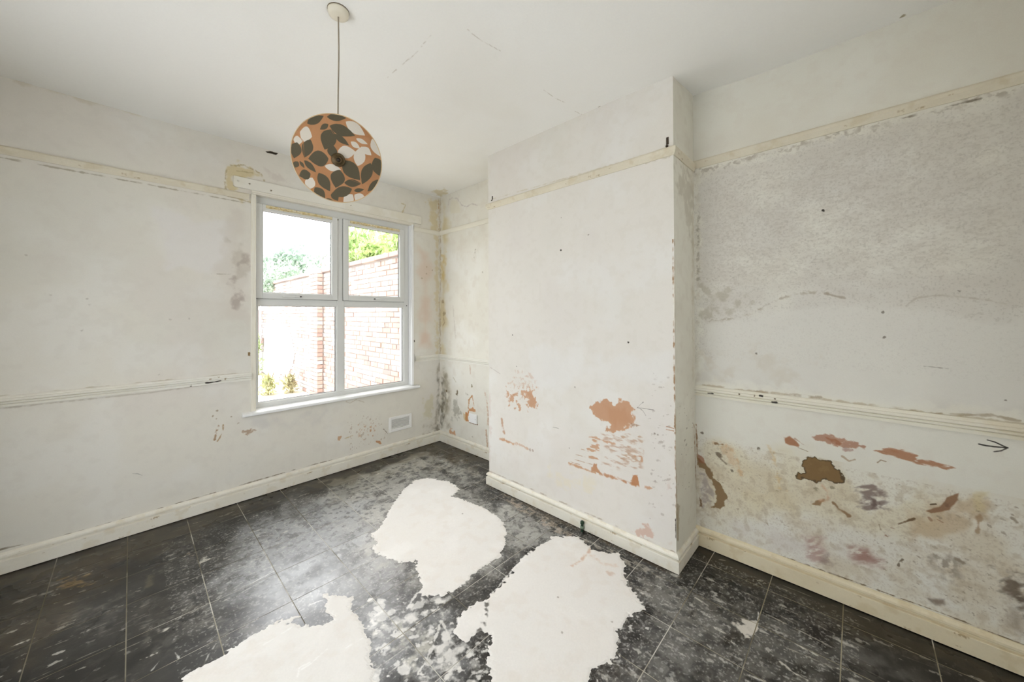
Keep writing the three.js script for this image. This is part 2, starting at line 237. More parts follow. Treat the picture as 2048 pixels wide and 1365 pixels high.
wb.poly([[2.494,.732],[2.644,.744],[2.658,.569],[2.493,.549]], [184, 146, 116], { a: 0.7, cover: 0.24, cs: 0.018, an: [.5, 1.4] }).poly([[2.575,.624],[2.640,.619],[2.639,.589],[2.575,.583]], PLASTER, { a: 0.9, cover: 0.6, cw: 0.12, rag: 0.015 });
wb.poly([[2.571,.124],[2.617,.180],[2.674,.197],[2.717,.166],[2.714,.122],[2.597,.107]], [208, 176, 158], { a: 0.8, rag: 0.03, rs: 0.03, soft: 0.02, cover: 0.85, cs: 0.05 });
wb.poly([[2.785,.150],[2.822,.174],[2.833,.133],[2.790,.126]], [204, 176, 158], { a: 0.6, soft: 0.03 });
wb.stroke([[2.613,.911],[2.661,.913],[2.716,.914]], 0.006, [96, 88, 80], { a: 0.8 }).stroke([[2.613,.911],[2.632,.933],[2.651,.951]], 0.005, [110, 102, 92], { a: 0.7 }).stroke([[2.626,.910],[2.648,.898],[2.667,.871]], 0.005, [130, 122, 112], { a: 0.6 });
wb.dot([[2.036,1.967],[1.541,1.328],[2.556,1.316]], 0.007, [52, 46, 40]).dot([[2.038,2.206],[1.585,1.072],[2.102,.531],[2.269,2.045],[2.721,.773],[2.739,.771],[2.152,.976]], 0.006, [140, 130, 118], { a: 0.8 });
wb.stroke([[2.835,1.928],[2.835,1.519],[2.837,1.112],[2.840,.707],[2.845,.175]], 0.008, [138, 100, 62], { a: 0.8, cover: 0.6, cs: 0.06, rag: 0.003 }).stroke([[2.843,.304],[2.847,.162]], 0.016, [50, 38, 26], { a: 0.9 });
wb.stroke([[2.790,.830],[2.833,.827]], 0.008, [176, 128, 96], { a: 0.8 }).stroke([[2.790,.812],[2.832,.813]], 0.008, [176, 128, 96], { a: 0.8 });
wb.poly([[2.773,.543],[2.825,.544],[2.824,.413],[2.784,.428]], [206, 186, 172], { a: 0.5, soft: 0.03, cover: 0.6 }).specks([[2.693,1.156],[2.824,1.169],[2.834,.243],[2.687,.244]], 60, 0.003, 0.01, [160, 148, 136], 0.5, 41, 2.5, 0.3);
wb.poly([[1.877,.349],[2.309,.386],[2.308,.233],[1.924,.194]], [226, 216, 190], { a: 0.5, soft: 0.08, rag: 0.05 });
wb.stroke([[1.259,.790],[1.270,.529],[1.250,.305],[1.274,.070]], 0.05, [214, 198, 188], { a: 0.5, cover: 0.6, cs: 0.08 }).stroke([[1.267,1.033],[1.392,.989]], 0.01, [186, 176, 166], { a: 0.5 });
wb.stroke([[1.210,.117],[1.923,.118],[2.455,.116],[2.833,.110]], 0.012, [150, 132, 108], { a: 0.5, cover: 0.5, cs: 0.06 });
wb.poly([[1.679,1.253],[2.827,1.286],[2.825,1.023],[1.730,.900]], [230, 229, 226], { a: 0.4, soft: 0.1, rag: 0.08, rs: 0.2 });
wb.grain(3, 0.04);
const wr = new Paint(BX - 0.01, 0, 0.01, H + 0.05, 400, [226, 222, 208]);   // its cheek, in the right-hand recess
wr.mottle([216, 210, 195], 0.5, 0.3, { hi: 1 }).mottle([208, 200, 184], 0.3, 0.05, { hi: 1 });
wr.poly([[-.347,2.399],[.017,2.445],[.013,1.851],[-.103,1.965],[-.243,2.188],[-.350,2.222]], [186, 178, 160], { a: 0.5, soft: 0.05, rag: 0.04, cover: 0.7, cs: 0.05 });
wr.stroke([[-.014,2.420],[-.031,1.716],[-.047,1.071]], 0.06, [200, 190, 168], { a: 0.5, cover: 0.6, cs: 0.1 }).stroke([[-.034,.779],[-.018,.614],[.005,.314]], 0.02, [142, 108, 72], { a: 0.8, cover: 0.75, cs: 0.06 });
wr.stroke([[-.356,1.928],[-.365,1.113],[-.358,.706],[-.344,.180]], 0.012, [150, 116, 78], { a: 0.6, cover: 0.55, cs: 0.06 }).poly([[-.364,.419],[-.299,.366],[-.320,.154],[-.353,.169]], [140, 122, 90], { a: 0.5 });
wr.specks([[-.350,1.053],[-.059,.976],[-.046,.301],[-.331,.407]], 40, 0.003, 0.01, [110, 100, 84], 0.6, 51, 2);
wr.grain(3, 0.04);

// ---------------------------------------------------------------- the right-hand wall
const wg = new Paint(Z2 - 0.02, 0, ZB, H + 0.05, 560, [228, 225, 213]);
wg.mottle([221, 215, 200], 0.5, 0.5, { hi: 1 }).mottle([233, 231, 222], 0.4, 0.3, { hi: 1 }).mottle([219, 211, 198], 0.25, 0.05, { hi: 1 });
wg.poly([[2.855,2.420],[4.178,2.449],[4.166,1.054],[2.845,1.049]], [208, 203, 195], { a: 0.6, soft: 0.05, rag: 0.03, cover: 0.75, cs: 0.25, cw: 0.5 });
wg.poly([[2.855,2.420],[4.178,2.449],[4.169,1.465],[3.759,1.558],[3.565,1.564],[3.425,1.609],[3.246,1.574],[3.147,1.458],[2.847,1.391]], [198, 190, 178], { a: 0.34, soft: 0.06, rag: 0.03, cover: 0.5, cs: 0.07, cw: 0.6, an: [.7, 1.2] });
wg.poly([[2.855,2.420],[4.178,2.449],[4.171,1.625],[2.849,1.587]], [176, 167, 154], { a: 0.25, cover: 0.34, cs: 0.009, cw: 0.35, an: [.7, 1.2], soft: 0.15 });
wg.mottle([150, 142, 130], 0.22, 0.006, { lo: 0.62, hi: 1, box: [Z2, 1.2, ZB, 2.43] });
wg.poly([[2.859,1.717],[3.071,1.672],[3.148,1.548],[2.988,1.457],[2.857,1.424]], [176, 168, 148], { a: 0.5, soft: 0.06, rag: 0.06, cover: 0.6, cs: 0.05 });
wg.stroke([[2.887,1.440],[2.988,1.454],[3.096,1.476],[3.173,1.506],[3.258,1.565],[3.361,1.601],[3.466,1.608],[3.517,1.597]], 0.018, [172, 160, 140], { a: 0.6, cover: 0.8, soft: 0.012, rag: 0.01 }).stroke([[3.487,1.599],[3.565,1.572]], 0.014, [158, 144, 126], { a: 0.6 });
wg.stroke([[3.778,1.529],[3.810,1.564],[3.869,1.575],[3.941,1.566],[4.009,1.550],[4.064,1.532]], 0.014, [176, 166, 150], { a: 0.6, cover: 0.8, soft: 0.01 });
wg.poly([[2.901,1.425],[3.147,1.443],[3.293,1.544],[3.506,1.566],[3.758,1.510],[4.169,1.465],[4.166,1.084],[2.928,1.043]], [226, 223, 214], { a: 0.6, soft: 0.05, rag: 0.05, rs: 0.2 });
wg.poly([[2.870,1.246],[3.146,1.309],[3.464,1.246],[3.378,1.102],[2.869,1.068]], [206, 196, 178], { a: 0.4, soft: 0.08, rag: 0.06, cover: 0.6, cs: 0.1 });
wg.stroke([[3.814,1.247],[3.854,1.246],[3.904,1.242]], 0.006, [140, 132, 120], { a: 0.6, cover: 0.7 });
wg.stroke([[2.858,2.419],[3.155,2.424],[3.493,2.423],[3.766,2.422],[3.949,2.425],[4.131,2.425]], 0.03, [160, 150, 134], { a: 0.6, cover: 0.5, cs: 0.03, rag: 0.02, cw: 0.45 }).stroke([[3.766,2.427],[3.920,2.428],[4.004,2.425]], 0.014, [106, 96, 80], { a: 0.7, cover: 0.55, cs: 0.05 });
wg.stroke([[2.864,2.401],[2.863,1.847],[2.851,1.066]], 0.06, [190, 180, 160], { a: 0.4, cover: 0.6, cs: 0.08, cw: 0.5, soft: 0.04 }).stroke([[2.868,2.139],[2.862,1.717]], 0.03, [140, 130, 112], { a: 0.5, cover: 0.5 });
wg.stroke([[2.884,1.037],[3.093,1.034],[3.289,1.039],[3.482,1.036],[3.687,1.034],[3.879,1.030],[3.992,1.034],[4.118,1.034]], 0.02, [186, 172, 146], { a: 0.7, cover: 0.7, cs: 0.08 }).stroke([[3.092,1.028],[3.289,1.039],[3.462,1.043]], 0.022, [158, 142, 118], { a: 0.6, cover: 0.5, cs: 0.05 }).stroke([[3.721,1.030],[3.849,1.029],[4.031,1.055],[4.094,1.046]], 0.016, [150, 132, 104], { a: 0.6, cover: 0.7, cs: 0.06 });
wg.dot([[3.482,2.042]], 0.008, [56, 50, 44]).dot([[3.700,1.499],[3.704,1.376],[3.941,1.590],[4.058,1.125],[3.178,1.258]], 0.007, [110, 100, 88], { a: 0.7 });
// below the dado: yellowed damp, bare plaster, mould
wg.poly([[2.867,.712],[3.287,.778],[3.577,.718],[3.906,.744],[4.029,.729],[4.020,.545],[3.828,.373],[3.476,.267],[3.006,.187],[2.857,.192]], [218, 208, 178], { a: 0.6, soft: 0.12, rag: 0.08, rs: 0.2 });
wg.poly([[2.954,.700],[3.191,.727],[3.285,.636],[3.373,.469],[3.456,.338],[3.138,.269],[2.980,.457]], [216, 200, 160], { a: 0.35, soft: 0.1, rag: 0.07, rs: 0.12, cover: 0.6, cs: 0.1, cw: 0.5 });
wg.poly([[3.460,.792],[3.702,.827],[3.876,.735],[3.799,.593],[3.648,.502],[3.557,.636]], [228, 225, 212], { a: 0.8, soft: 0.06, rag: 0.05, rs: 0.12 });
wg.poly([[3.814,.599],[3.919,.692],[4.005,.721],[4.004,.602],[3.973,.504],[3.797,.394],[3.716,.443]], [186, 158, 122], { a: 0.55, soft: 0.05, rag: 0.05, rs: 0.08, cover: 0.8, cs: 0.08 });
wg.poly([[3.955,.715],[4.010,.722],[4.007,.625],[3.961,.608]], [206, 190, 140], { a: 0.5, soft: 0.02 }).stroke([[3.981,.539],[3.985,.595],[3.989,.618]], 0.02, [150, 116, 82], { a: 0.7 });
wg.mottle([198, 180, 148], 0.4, 0.16, { lo: 0.4, hi: 0.95, box: [Z2, 0.1, ZB, 0.72] }).mottle([176, 158, 130], 0.35, 0.03, { lo: 0.5, hi: 1, box: [Z2, 0.1, ZB, 0.7] }).mottle([150, 130, 110], 0.2, 0.006, { lo: 0.55, hi: 1, box: [Z2, 0.1, ZB, 0.7] });
wg.poly([[3.034,.259],[3.573,.334],[3.663,.274],[3.370,.112],[3.059,.147]], [212, 203, 194], { a: 0.5, soft: 0.1, rag: 0.06, rs: 0.1 });
wg.stroke([[2.954,.684],[3.037,.670],[3.074,.622],[3.091,.521]], 0.03, [204, 156, 104], { a: 0.5, soft: 0.03, rag: 0.015 }).stroke([[3.232,.713],[3.258,.671],[3.269,.617],[3.284,.509],[3.312,.489]], 0.03, [206, 170, 108], { a: 0.45, soft: 0.03, rag: 0.02 });
wg.stroke([[2.954,.675],[2.998,.680]], 0.018, [136, 104, 72], { a: 0.8 }).poly([[2.954,.659],[3.023,.686],[3.089,.581],[3.062,.513],[2.995,.601]], [208, 170, 128], { a: 0.4, soft: 0.04, rag: 0.03 });
wg.dot([[2.973,.608]], 0.02, [112, 98, 80], { a: 0.8 }).stroke([[2.984,.589],[3.014,.566]], 0.016, [130, 116, 96], { a: 0.7 }).dot([[3.184,.704],[3.046,.535],[2.879,.728]], 0.011, [110, 98, 82], { a: 0.8 }).specks([[2.866,.680],[3.286,.750],[3.372,.304],[2.862,.162]], 130, 0.0015, 0.006, [150, 132, 104], 0.5, 61, 2, -0.4);
wg.poly([[2.853,.563],[2.904,.526],[2.960,.454],[2.999,.422],[3.021,.362],[3.007,.304],[2.979,.273],[2.933,.265],[2.962,.320],[2.960,.360],[2.920,.429],[2.897,.495],[2.853,.489]], [138, 112, 78], { a: 0.95, rag: 0.012, rs: 0.03, bump: -0.25 });
wg.poly([[2.856,.476],[2.900,.477],[2.960,.356],[2.933,.265],[2.869,.236]], [164, 150, 142], { a: 0.7, cover: 0.6, cs: 0.03, soft: 0.015 }).poly([[2.855,.321],[2.878,.297],[2.881,.246],[2.857,.238]], [116, 88, 62], { a: 0.8 }).poly([[2.857,.580],[2.883,.562],[2.895,.526],[2.856,.528]], [150, 98, 70], { a: 0.7 });
wg.stroke([[2.843,.772],[2.848,.643],[2.853,.515]], 0.014, [146, 112, 76], { a: 0.8, cover: 0.8 });
wg.poly([[3.407,.717],[3.445,.719],[3.501,.713],[3.509,.699],[3.542,.677],[3.553,.655],[3.549,.620],[3.536,.611],[3.508,.607],[3.473,.609],[3.444,.584],[3.421,.591],[3.396,.594],[3.376,.577],[3.359,.580],[3.350,.596],[3.366,.618],[3.392,.623],[3.392,.647],[3.375,.653],[3.386,.689]], [130, 103, 66], { soft: 0.005, rag: 0.007, rs: 0.02, bump: -0.4, edge: 0.7 });
wg.poly([[3.414,.705],[3.499,.696],[3.538,.656],[3.458,.618],[3.407,.630]], [140, 114, 74], { a: 0.6, soft: 0.03, rag: 0.03, rs: 0.04 });
wg.poly([[3.300,.798],[3.332,.811],[3.358,.789],[3.380,.767],[3.371,.754],[3.341,.757],[3.309,.761]], [168, 118, 86], { a: 0.95, rag: 0.005, soft: 0.008 }).stroke([[3.354,.799],[3.384,.779],[3.406,.771]], 0.012, [178, 146, 124], { a: 0.7, cover: 0.7 }).stroke([[3.367,.753],[3.410,.742]], 0.006, [140, 116, 86], { a: 0.7 });
wg.poly([[3.412,.824],[3.440,.846],[3.510,.857],[3.559,.847],[3.614,.835],[3.643,.829],[3.629,.813],[3.585,.807],[3.558,.790],[3.500,.802],[3.435,.810]], [178, 136, 112], { a: 0.9, rag: 0.007, rs: 0.015, soft: 0.008, cover: 0.9 }).poly([[3.480,.837],[3.524,.844],[3.559,.821],[3.539,.804],[3.500,.815]], [164, 108, 76], { a: 0.8, rag: 0.006, soft: 0.012 });
wg.poly([[3.558,.811],[3.585,.797],[3.573,.779],[3.558,.752],[3.543,.760]], [172, 140, 128], { a: 0.75, rag: 0.016, cover: 0.7 }).stroke([[3.548,.752],[3.573,.735],[3.595,.749]], 0.012, [176, 152, 122], { a: 0.7 });
wg.poly([[3.661,.811],[3.714,.842],[3.761,.844],[3.810,.828],[3.804,.803],[3.850,.818],[3.896,.806],[3.925,.801],[3.896,.783],[3.838,.789],[3.803,.784],[3.747,.795],[3.695,.801]], [174, 128, 98], { a: 0.95, rag: 0.006, rs: 0.012, an: [.5, 1.4], soft: 0.008 }).poly([[3.711,.834],[3.761,.839],[3.801,.819],[3.752,.804]], [166, 110, 74], { a: 0.6, soft: 0.02 });
wg.stroke([[3.676,.756],[3.688,.772],[3.705,.769]], 0.01, [150, 128, 100], { a: 0.8 }).poly([[3.740,.671],[3.750,.674],[3.763,.666],[3.751,.667]], [50, 40, 28], { rag: 0.003, soft: 0.004 });
wg.poly([[3.934,.697],[3.930,.658],[3.910,.620],[3.904,.604],[3.849,.568],[3.825,.573],[3.869,.610],[3.892,.658],[3.914,.686]], [146, 112, 84], { a: 0.95, rag: 0.004, soft: 0.006, bump: -0.2 }).stroke([[3.848,.611],[3.863,.619]], 0.008, [96, 76, 54], { a: 0.9 }).poly([[3.887,.639],[3.912,.652],[3.909,.619],[3.883,.610]], [116, 88, 68], { a: 0.5 });
wg.stroke([[3.745,.481],[3.774,.507],[3.797,.527]], 0.014, [108, 84, 58], { a: 0.9 }).stroke([[3.679,.453],[3.684,.430]], 0.014, [128, 108, 80], { a: 0.8 });
for (const s of [[[3.842,.549],[3.849,.538]], [[3.867,.550],[3.883,.542]], [[3.702,.408],[3.709,.406]], [[3.718,.454],[3.730,.453]]]) wg.stroke(s, 0.01, [150, 116, 92], { a: 0.7 });
wg.poly([[3.420,.461],[3.445,.491],[3.474,.507],[3.478,.497],[3.461,.462],[3.441,.455]], [146, 116, 82], { a: 0.9, rag: 0.008 }).stroke([[3.510,.501],[3.531,.477],[3.556,.466],[3.569,.455]], 0.02, [140, 108, 76], { a: 0.85 }).stroke([[3.468,.576],[3.488,.548],[3.490,.509],[3.457,.488]], 0.024, [202, 152, 118], { a: 0.6, soft: 0.016 }).dot([[3.508,.576],[3.442,.552]], 0.01, [150, 138, 114], { a: 0.8 });
wg.poly([[3.576,.603],[3.640,.646],[3.691,.640],[3.707,.561],[3.683,.532],[3.648,.505],[3.601,.523]], [132, 116, 108], { a: 0.85, cover: 0.68, cs: 0.018, cw: 0.3, an: [.6, 1.4], rot: 0.5, soft: 0.03, rag: 0.03 }).poly([[3.639,.586],[3.692,.580],[3.704,.550],[3.651,.511]], [100, 82, 76], { a: 0.7, cover: 0.66, cs: 0.02, soft: 0.02 });
wg.poly([[3.350,.295],[3.476,.333],[3.505,.201],[3.434,.115],[3.371,.167]], [176, 142, 132], { a: 0.7, cover: 0.72, cw: 0.35, cs: 0.02, soft: 0.05, rag: 0.02, rot: 0.6, an: [.6, 1.4] }).poly([[3.455,.231],[3.519,.233],[3.505,.162],[3.434,.142]], [140, 116, 108], { a: 0.6, cover: 0.6, cs: 0.03, soft: 0.03 });
wg.poly([[3.554,.311],[3.637,.337],[3.715,.298],[3.706,.240],[3.645,.196],[3.572,.207]], [160, 122, 110], { a: 0.85, cover: 0.78, cw: 0.35, cs: 0.02, soft: 0.05, rag: 0.02, rot: 0.6, an: [.6, 1.4] });
wg.poly([[3.820,.369],[3.903,.418],[3.938,.379],[3.916,.290],[3.843,.311]], [150, 138, 122], { a: 0.75, cover: 0.68, cw: 0.35, cs: 0.016, soft: 0.04, rag: 0.03 }).poly([[3.826,.174],[3.886,.206],[3.908,.175],[3.856,.147]], [128, 112, 98], { a: 0.75, cover: 0.7, cw: 0.4, cs: 0.03, soft: 0.02 });
wg.poly([[4.021,.422],[4.114,.481],[4.123,.202],[4.075,.267],[4.038,.310]], [98, 84, 70], { a: 0.85, cover: 0.7, cs: 0.02, cw: 0.35, soft: 0.05, rag: 0.04, rot: 0.5, an: [.7, 1.3] }).poly([[4.032,.380],[4.113,.441],[4.122,.121],[4.036,.151]], [142, 128, 112], { a: 0.6, cover: 0.6, cs: 0.05, cw: 0.45, soft: 0.06 });
wg.specks([[3.574,.386],[4.116,.727],[4.111,.154],[3.663,.200]], 220, 0.0015, 0.006, [140, 124, 104], 0.55, 62, 2, -0.5);
wg.stroke([[3.743,.282],[3.745,.300],[3.758,.318]], 0.01, [106, 92, 74], { a: 0.8 }).stroke([[4.072,.633],[4.083,.621]], 0.014, [140, 124, 104], { a: 0.7 }).stroke([[3.921,.393],[3.938,.390]], 0.02, [126, 110, 90], { a: 0.6 });
wg.stroke([[3.988,.923],[4.007,.921],[4.030,.922],[4.062,.926]], 0.007, [46, 42, 36], { a: 0.95, rag: 0.001 }).stroke([[4.011,.946],[4.030,.942],[4.047,.933],[4.062,.926]], 0.007, [46, 42, 36], { a: 0.95, rag: 0.001 }).stroke([[4.027,.900],[4.046,.909],[4.062,.926]], 0.006, [56, 50, 44], { a: 0.85, rag: 0.001 });
wg.stroke([[2.859,.097],[3.281,.121],[3.609,.128],[3.871,.130],[4.110,.122]], 0.007, [104, 86, 58], { a: 0.8, cover: 0.7, cs: 0.08, rag: 0.003, cw: 0.4 });
wg.poly([[3.006,.171],[3.235,.177],[3.572,.155],[3.454,.098],[3.085,.098]], [216, 210, 200], { a: 0.5, soft: 0.08, rag: 0.04 });
wg.grain(4, 0.05);

// ---------------------------------------------------------------- the ceiling
const wc = new Paint(XL, 0, 0, ZB, 220, [243, 241, 235]);
wc.mottle([238, 235, 227], 0.5, 0.8, { hi: 1 }).mottle([245, 244, 240], 0.4, 0.4, { hi: 1 });
for (const s of [[[-1.503,1.615],[-1.500,1.754],[-1.492,1.897],[-1.508,2.072]], [[-1.401,2.228],[-1.315,2.224],[-1.190,2.243]], [[-.765,2.203],[-.650,2.202],[-.564,2.220]], [[-.433,2.211],[-.354,2.221]]]) wc.stroke(s, 0.006, [196, 188, 174], { a: 0.7, cover: 0.55, cs: 0.05 });
wc.dot([[-.359,2.366],[-.029,3.778],[-.356,2.360]], 0.012, [150, 138, 112], { a: 0.8 }).stroke([[-.022,3.769],[-.039,3.781]], 0.01, [110, 98, 74], { a: 0.8 });
wc.poly([[-1.926,1.866],[-1.864,1.907],[-1.829,1.878],[-1.841,1.849],[-1.903,1.834]], [176, 158, 126], { a: 0.7, soft: 0.02, rag: 0.01 });
wc.poly([[-.234,.153],[.006,.002],[.003,.204],[-.155,.326]], [206, 190, 150], { a: 0.6, soft: 0.05, rag: 0.03 });
wc.grain(2, 0.03);

// ---------------------------------------------------------------- the floor print: black tiles, dust, painted window sheen, scratches, spilt white compound
const F0 = [XL, 0, 0, ZB];
const fl = new Paint(F0[0], F0[1], F0[2], F0[3], 440, [42, 39, 36]);
fl.mottle([26, 22, 18], 0.8, 0.3).mottle([80, 77, 72], 0.6, 0.16, { hi: 0.95 }).mottle([108, 104, 96], 0.5, 0.035, { lo: 0.5, hi: 0.95 }).mottle([150, 147, 140], 0.45, 0.012, { lo: 0.62, hi: 0.95, an: [.5, 1.4] }).mottle([14, 12, 10], 0.8, 0.05, { lo: 0.5, hi: 0.85 }).mottle([16, 14, 12], 0.7, 0.4, { lo: 0.45, hi: 0.75 });
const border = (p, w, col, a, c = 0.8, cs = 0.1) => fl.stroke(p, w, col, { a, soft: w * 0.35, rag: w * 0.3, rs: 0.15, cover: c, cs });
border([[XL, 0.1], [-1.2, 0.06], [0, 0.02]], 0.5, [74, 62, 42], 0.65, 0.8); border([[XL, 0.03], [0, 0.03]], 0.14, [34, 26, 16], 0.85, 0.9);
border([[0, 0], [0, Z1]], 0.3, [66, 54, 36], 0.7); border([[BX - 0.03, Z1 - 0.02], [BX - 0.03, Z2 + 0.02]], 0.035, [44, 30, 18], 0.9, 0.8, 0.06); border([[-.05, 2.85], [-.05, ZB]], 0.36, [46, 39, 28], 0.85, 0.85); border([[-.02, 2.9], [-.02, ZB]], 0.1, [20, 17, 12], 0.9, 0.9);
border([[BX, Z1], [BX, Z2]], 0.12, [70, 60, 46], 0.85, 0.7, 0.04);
fl.poly([[-3.059,-.000],[-2.670,.158],[-2.147,.242],[-2.390,.457],[-2.613,.743],[-2.831,1.060],[-2.905,1.057]], [62, 50, 32], { a: 0.6, soft: 0.15, rag: 0.12, rs: 0.25, cover: 0.8, cs: 0.15 });
fl.poly([[-1.370,.111],[-.850,.201],[-.170,.143],[-.162,.938],[-.333,1.150],[-.545,.772],[-.854,.592],[-1.314,.620]], [152, 146, 130], { a: 0.75, soft: 0.08, rag: 0.08, rs: 0.12, cover: 0.72, cs: 0.08 });
fl.poly([[-.107,-.050],[-.006,.251],[-.040,.762],[-.250,.928],[-.307,.607],[-.330,.189],[-.516,-.011]], [64, 54, 36], { a: 0.8, soft: 0.06, rag: 0.06, rs: 0.1, cover: 0.7, cs: 0.06 });
fl.poly([[-2.061,.334],[-1.494,.246],[-.964,.616],[-1.149,1.118],[-1.572,1.395],[-1.924,1.474],[-2.256,1.346],[-2.314,.958]], [122, 122, 122], { a: 0.6, soft: 0.18, rag: 0.1, rs: 0.2, cover: 0.75, cs: 0.12, cw: 0.5 });  // grey of the window sheen painted in with the dust
fl.poly([[-.454,1.359],[-.485,2.103],[-.529,2.369],[-.861,2.153],[-.825,1.903]], [152, 150, 146], { a: 0.8, soft: 0.05, rag: 0.06, rs: 0.06, cover: 0.75, cs: 0.03 });
fl.poly([[-.526,2.635],[-.429,2.882],[-.451,3.040],[-.552,3.195],[-.848,2.958],[-.737,2.736]], [126, 123, 116], { a: 0.75, soft: 0.08, rag: 0.06, cover: 0.75, cs: 0.03 });
fl.poly([[-.940,2.744],[-.744,2.845],[-.738,3.074],[-.519,3.344],[-.724,3.370],[-1.238,2.825]], [112, 110, 107], { a: 0.65, soft: 0.1, rag: 0.08, cover: 0.65, cs: 0.04 });
fl.poly([[-1.335,1.891],[-1.069,1.930],[-.806,1.884],[-1.037,2.029],[-1.285,2.052]], [136, 134, 131], { a: 0.75, soft: 0.05, rag: 0.05, cover: 0.65, cs: 0.02 });
fl.poly([[-1.373,.670],[-1.149,1.118],[-1.397,1.933],[-1.297,2.188],[-1.586,2.455],[-1.866,2.159],[-1.796,1.793],[-1.827,1.477]], [118, 117, 116], { a: 0.65, soft: 0.1, rag: 0.08, cover: 0.7, cs: 0.035 });
fl.poly([[-.598,2.783],[-.269,3.184],[-.185,3.734],[-.357,3.856],[-.927,3.303],[-1.042,2.926]], [104, 101, 96], { a: 0.6, soft: 0.15, rag: 0.1, cover: 0.6, cs: 0.07 });
fl.poly([[-.561,3.436],[-.510,3.522],[-.585,3.517],[-.668,3.429]], [28, 26, 24], { a: 0.9, soft: 0.05, rag: 0.03 });
fl.poly([[-2.830,.301],[-2.720,.348],[-2.684,.512],[-2.786,.447]], [150, 122, 76], { a: 0.7, rag: 0.03, rs: 0.03, soft: 0.02, cover: 0.7, an: [.6, 1.5] }).poly([[-2.334,.482],[-2.266,.519],[-2.257,.612],[-2.323,.569]], [176, 152, 124], { a: 0.7, rag: 0.02, soft: 0.015, cover: 0.6 });
fl.poly([[-2.491,.604],[-2.440,.646],[-2.449,.773],[-2.487,.774]], [104, 94, 70], { a: 0.6, soft: 0.02 });
// pale cement dust trodden over the middle of the room, with window sheen painted in as bluish grey
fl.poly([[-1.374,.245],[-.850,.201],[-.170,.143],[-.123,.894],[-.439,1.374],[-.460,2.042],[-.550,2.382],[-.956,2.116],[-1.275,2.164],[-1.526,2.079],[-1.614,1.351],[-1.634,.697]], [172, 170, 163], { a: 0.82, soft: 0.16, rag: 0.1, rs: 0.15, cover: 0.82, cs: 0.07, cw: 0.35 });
fl.poly([[-2.132,.346],[-1.703,.204],[-1.285,.340],[-1.184,.872],[-1.530,1.440],[-1.886,1.653],[-2.164,1.598],[-2.375,1.260]], [158, 160, 163], { a: 0.68, soft: 0.22, rag: 0.12, rs: 0.2, cover: 0.85, cs: 0.1, cw: 0.4 });  // dust plus the window sheen, put into the floor colour
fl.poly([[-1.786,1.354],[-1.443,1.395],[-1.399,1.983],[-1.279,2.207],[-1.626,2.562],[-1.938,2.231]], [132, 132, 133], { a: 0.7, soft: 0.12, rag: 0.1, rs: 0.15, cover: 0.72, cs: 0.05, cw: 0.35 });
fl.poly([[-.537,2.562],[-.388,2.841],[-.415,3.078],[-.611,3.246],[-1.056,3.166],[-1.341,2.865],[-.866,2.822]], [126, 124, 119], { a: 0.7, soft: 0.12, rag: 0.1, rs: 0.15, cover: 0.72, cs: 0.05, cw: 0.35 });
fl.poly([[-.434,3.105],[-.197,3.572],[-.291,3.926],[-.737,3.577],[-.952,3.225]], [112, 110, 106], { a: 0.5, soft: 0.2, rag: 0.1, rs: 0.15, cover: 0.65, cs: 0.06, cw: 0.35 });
fl.mottle([62, 61, 60], 0.6, 0.03, { lo: 0.55, hi: 0.9, box: [-2.2, 0.3, -0.1, 3.4] }).mottle([182, 181, 177], 0.6, 0.009, { lo: 0.62, hi: 0.95, box: [-2.4, 0.3, -0.1, 3.6] });
fl.poly([[-.115,-.059],[-.006,.251],[-.033,.770],[-.219,.929],[-.290,.625],[-.354,.226],[-.538,.028]], [60, 50, 34], { a: 0.75, soft: 0.06, rag: 0.06, rs: 0.08, cover: 0.66, cs: 0.05 });
// flecks and scratches that run along the room
fl.specks([[-3.049,.068],[-.085,.119],[-.258,1.080],[-1.314,.620],[-2.285,1.433],[-2.485,1.600],[-3.205,1.074]], 620, 0.002, 0.011, [206, 202, 192], 0.75, 71, 4, 0.05);
fl.specks([[-.584,2.633],[-.290,2.945],[-.100,4.074],[-.434,4.008],[-1.486,2.894]], 620, 0.002, 0.012, [212, 208, 200], 0.75, 72, 4, 1.5);
fl.specks([[-1.258,.680],[-1.248,1.867],[-.770,1.799],[-.634,2.326],[-1.392,2.222],[-1.940,1.681]], 260, 0.002, 0.01, [214, 212, 206], 0.7, 73, 2.5, 1.2);
const R0 = rng(77);
for (let k = 0; k < 110; k++) { const x = XL + R0() * 3.2, z = 0.1 + R0() * 2.6, l = 0.04 + R0() * 0.3; fl.stroke([[x, z], [x + l, z + (R0() - 0.5) * 0.03]], 0.003 + R0() * 0.005, [200, 195, 182], { a: 0.3 + R0() * 0.5, cover: 0.55, cs: 0.04 }); }
for (let k = 0; k < 50; k++) { const x = -1.3 + R0() * 1.25, z = 2.9 + R0() * 1.2, l = 0.05 + R0() * 0.3; fl.stroke([[x, z], [x + (R0() - 0.5) * 0.06, z + l]], 0.004 + R0() * 0.006, [196, 190, 176], { a: 0.25 + R0() * 0.45, cover: 0.55, cs: 0.04 }); }
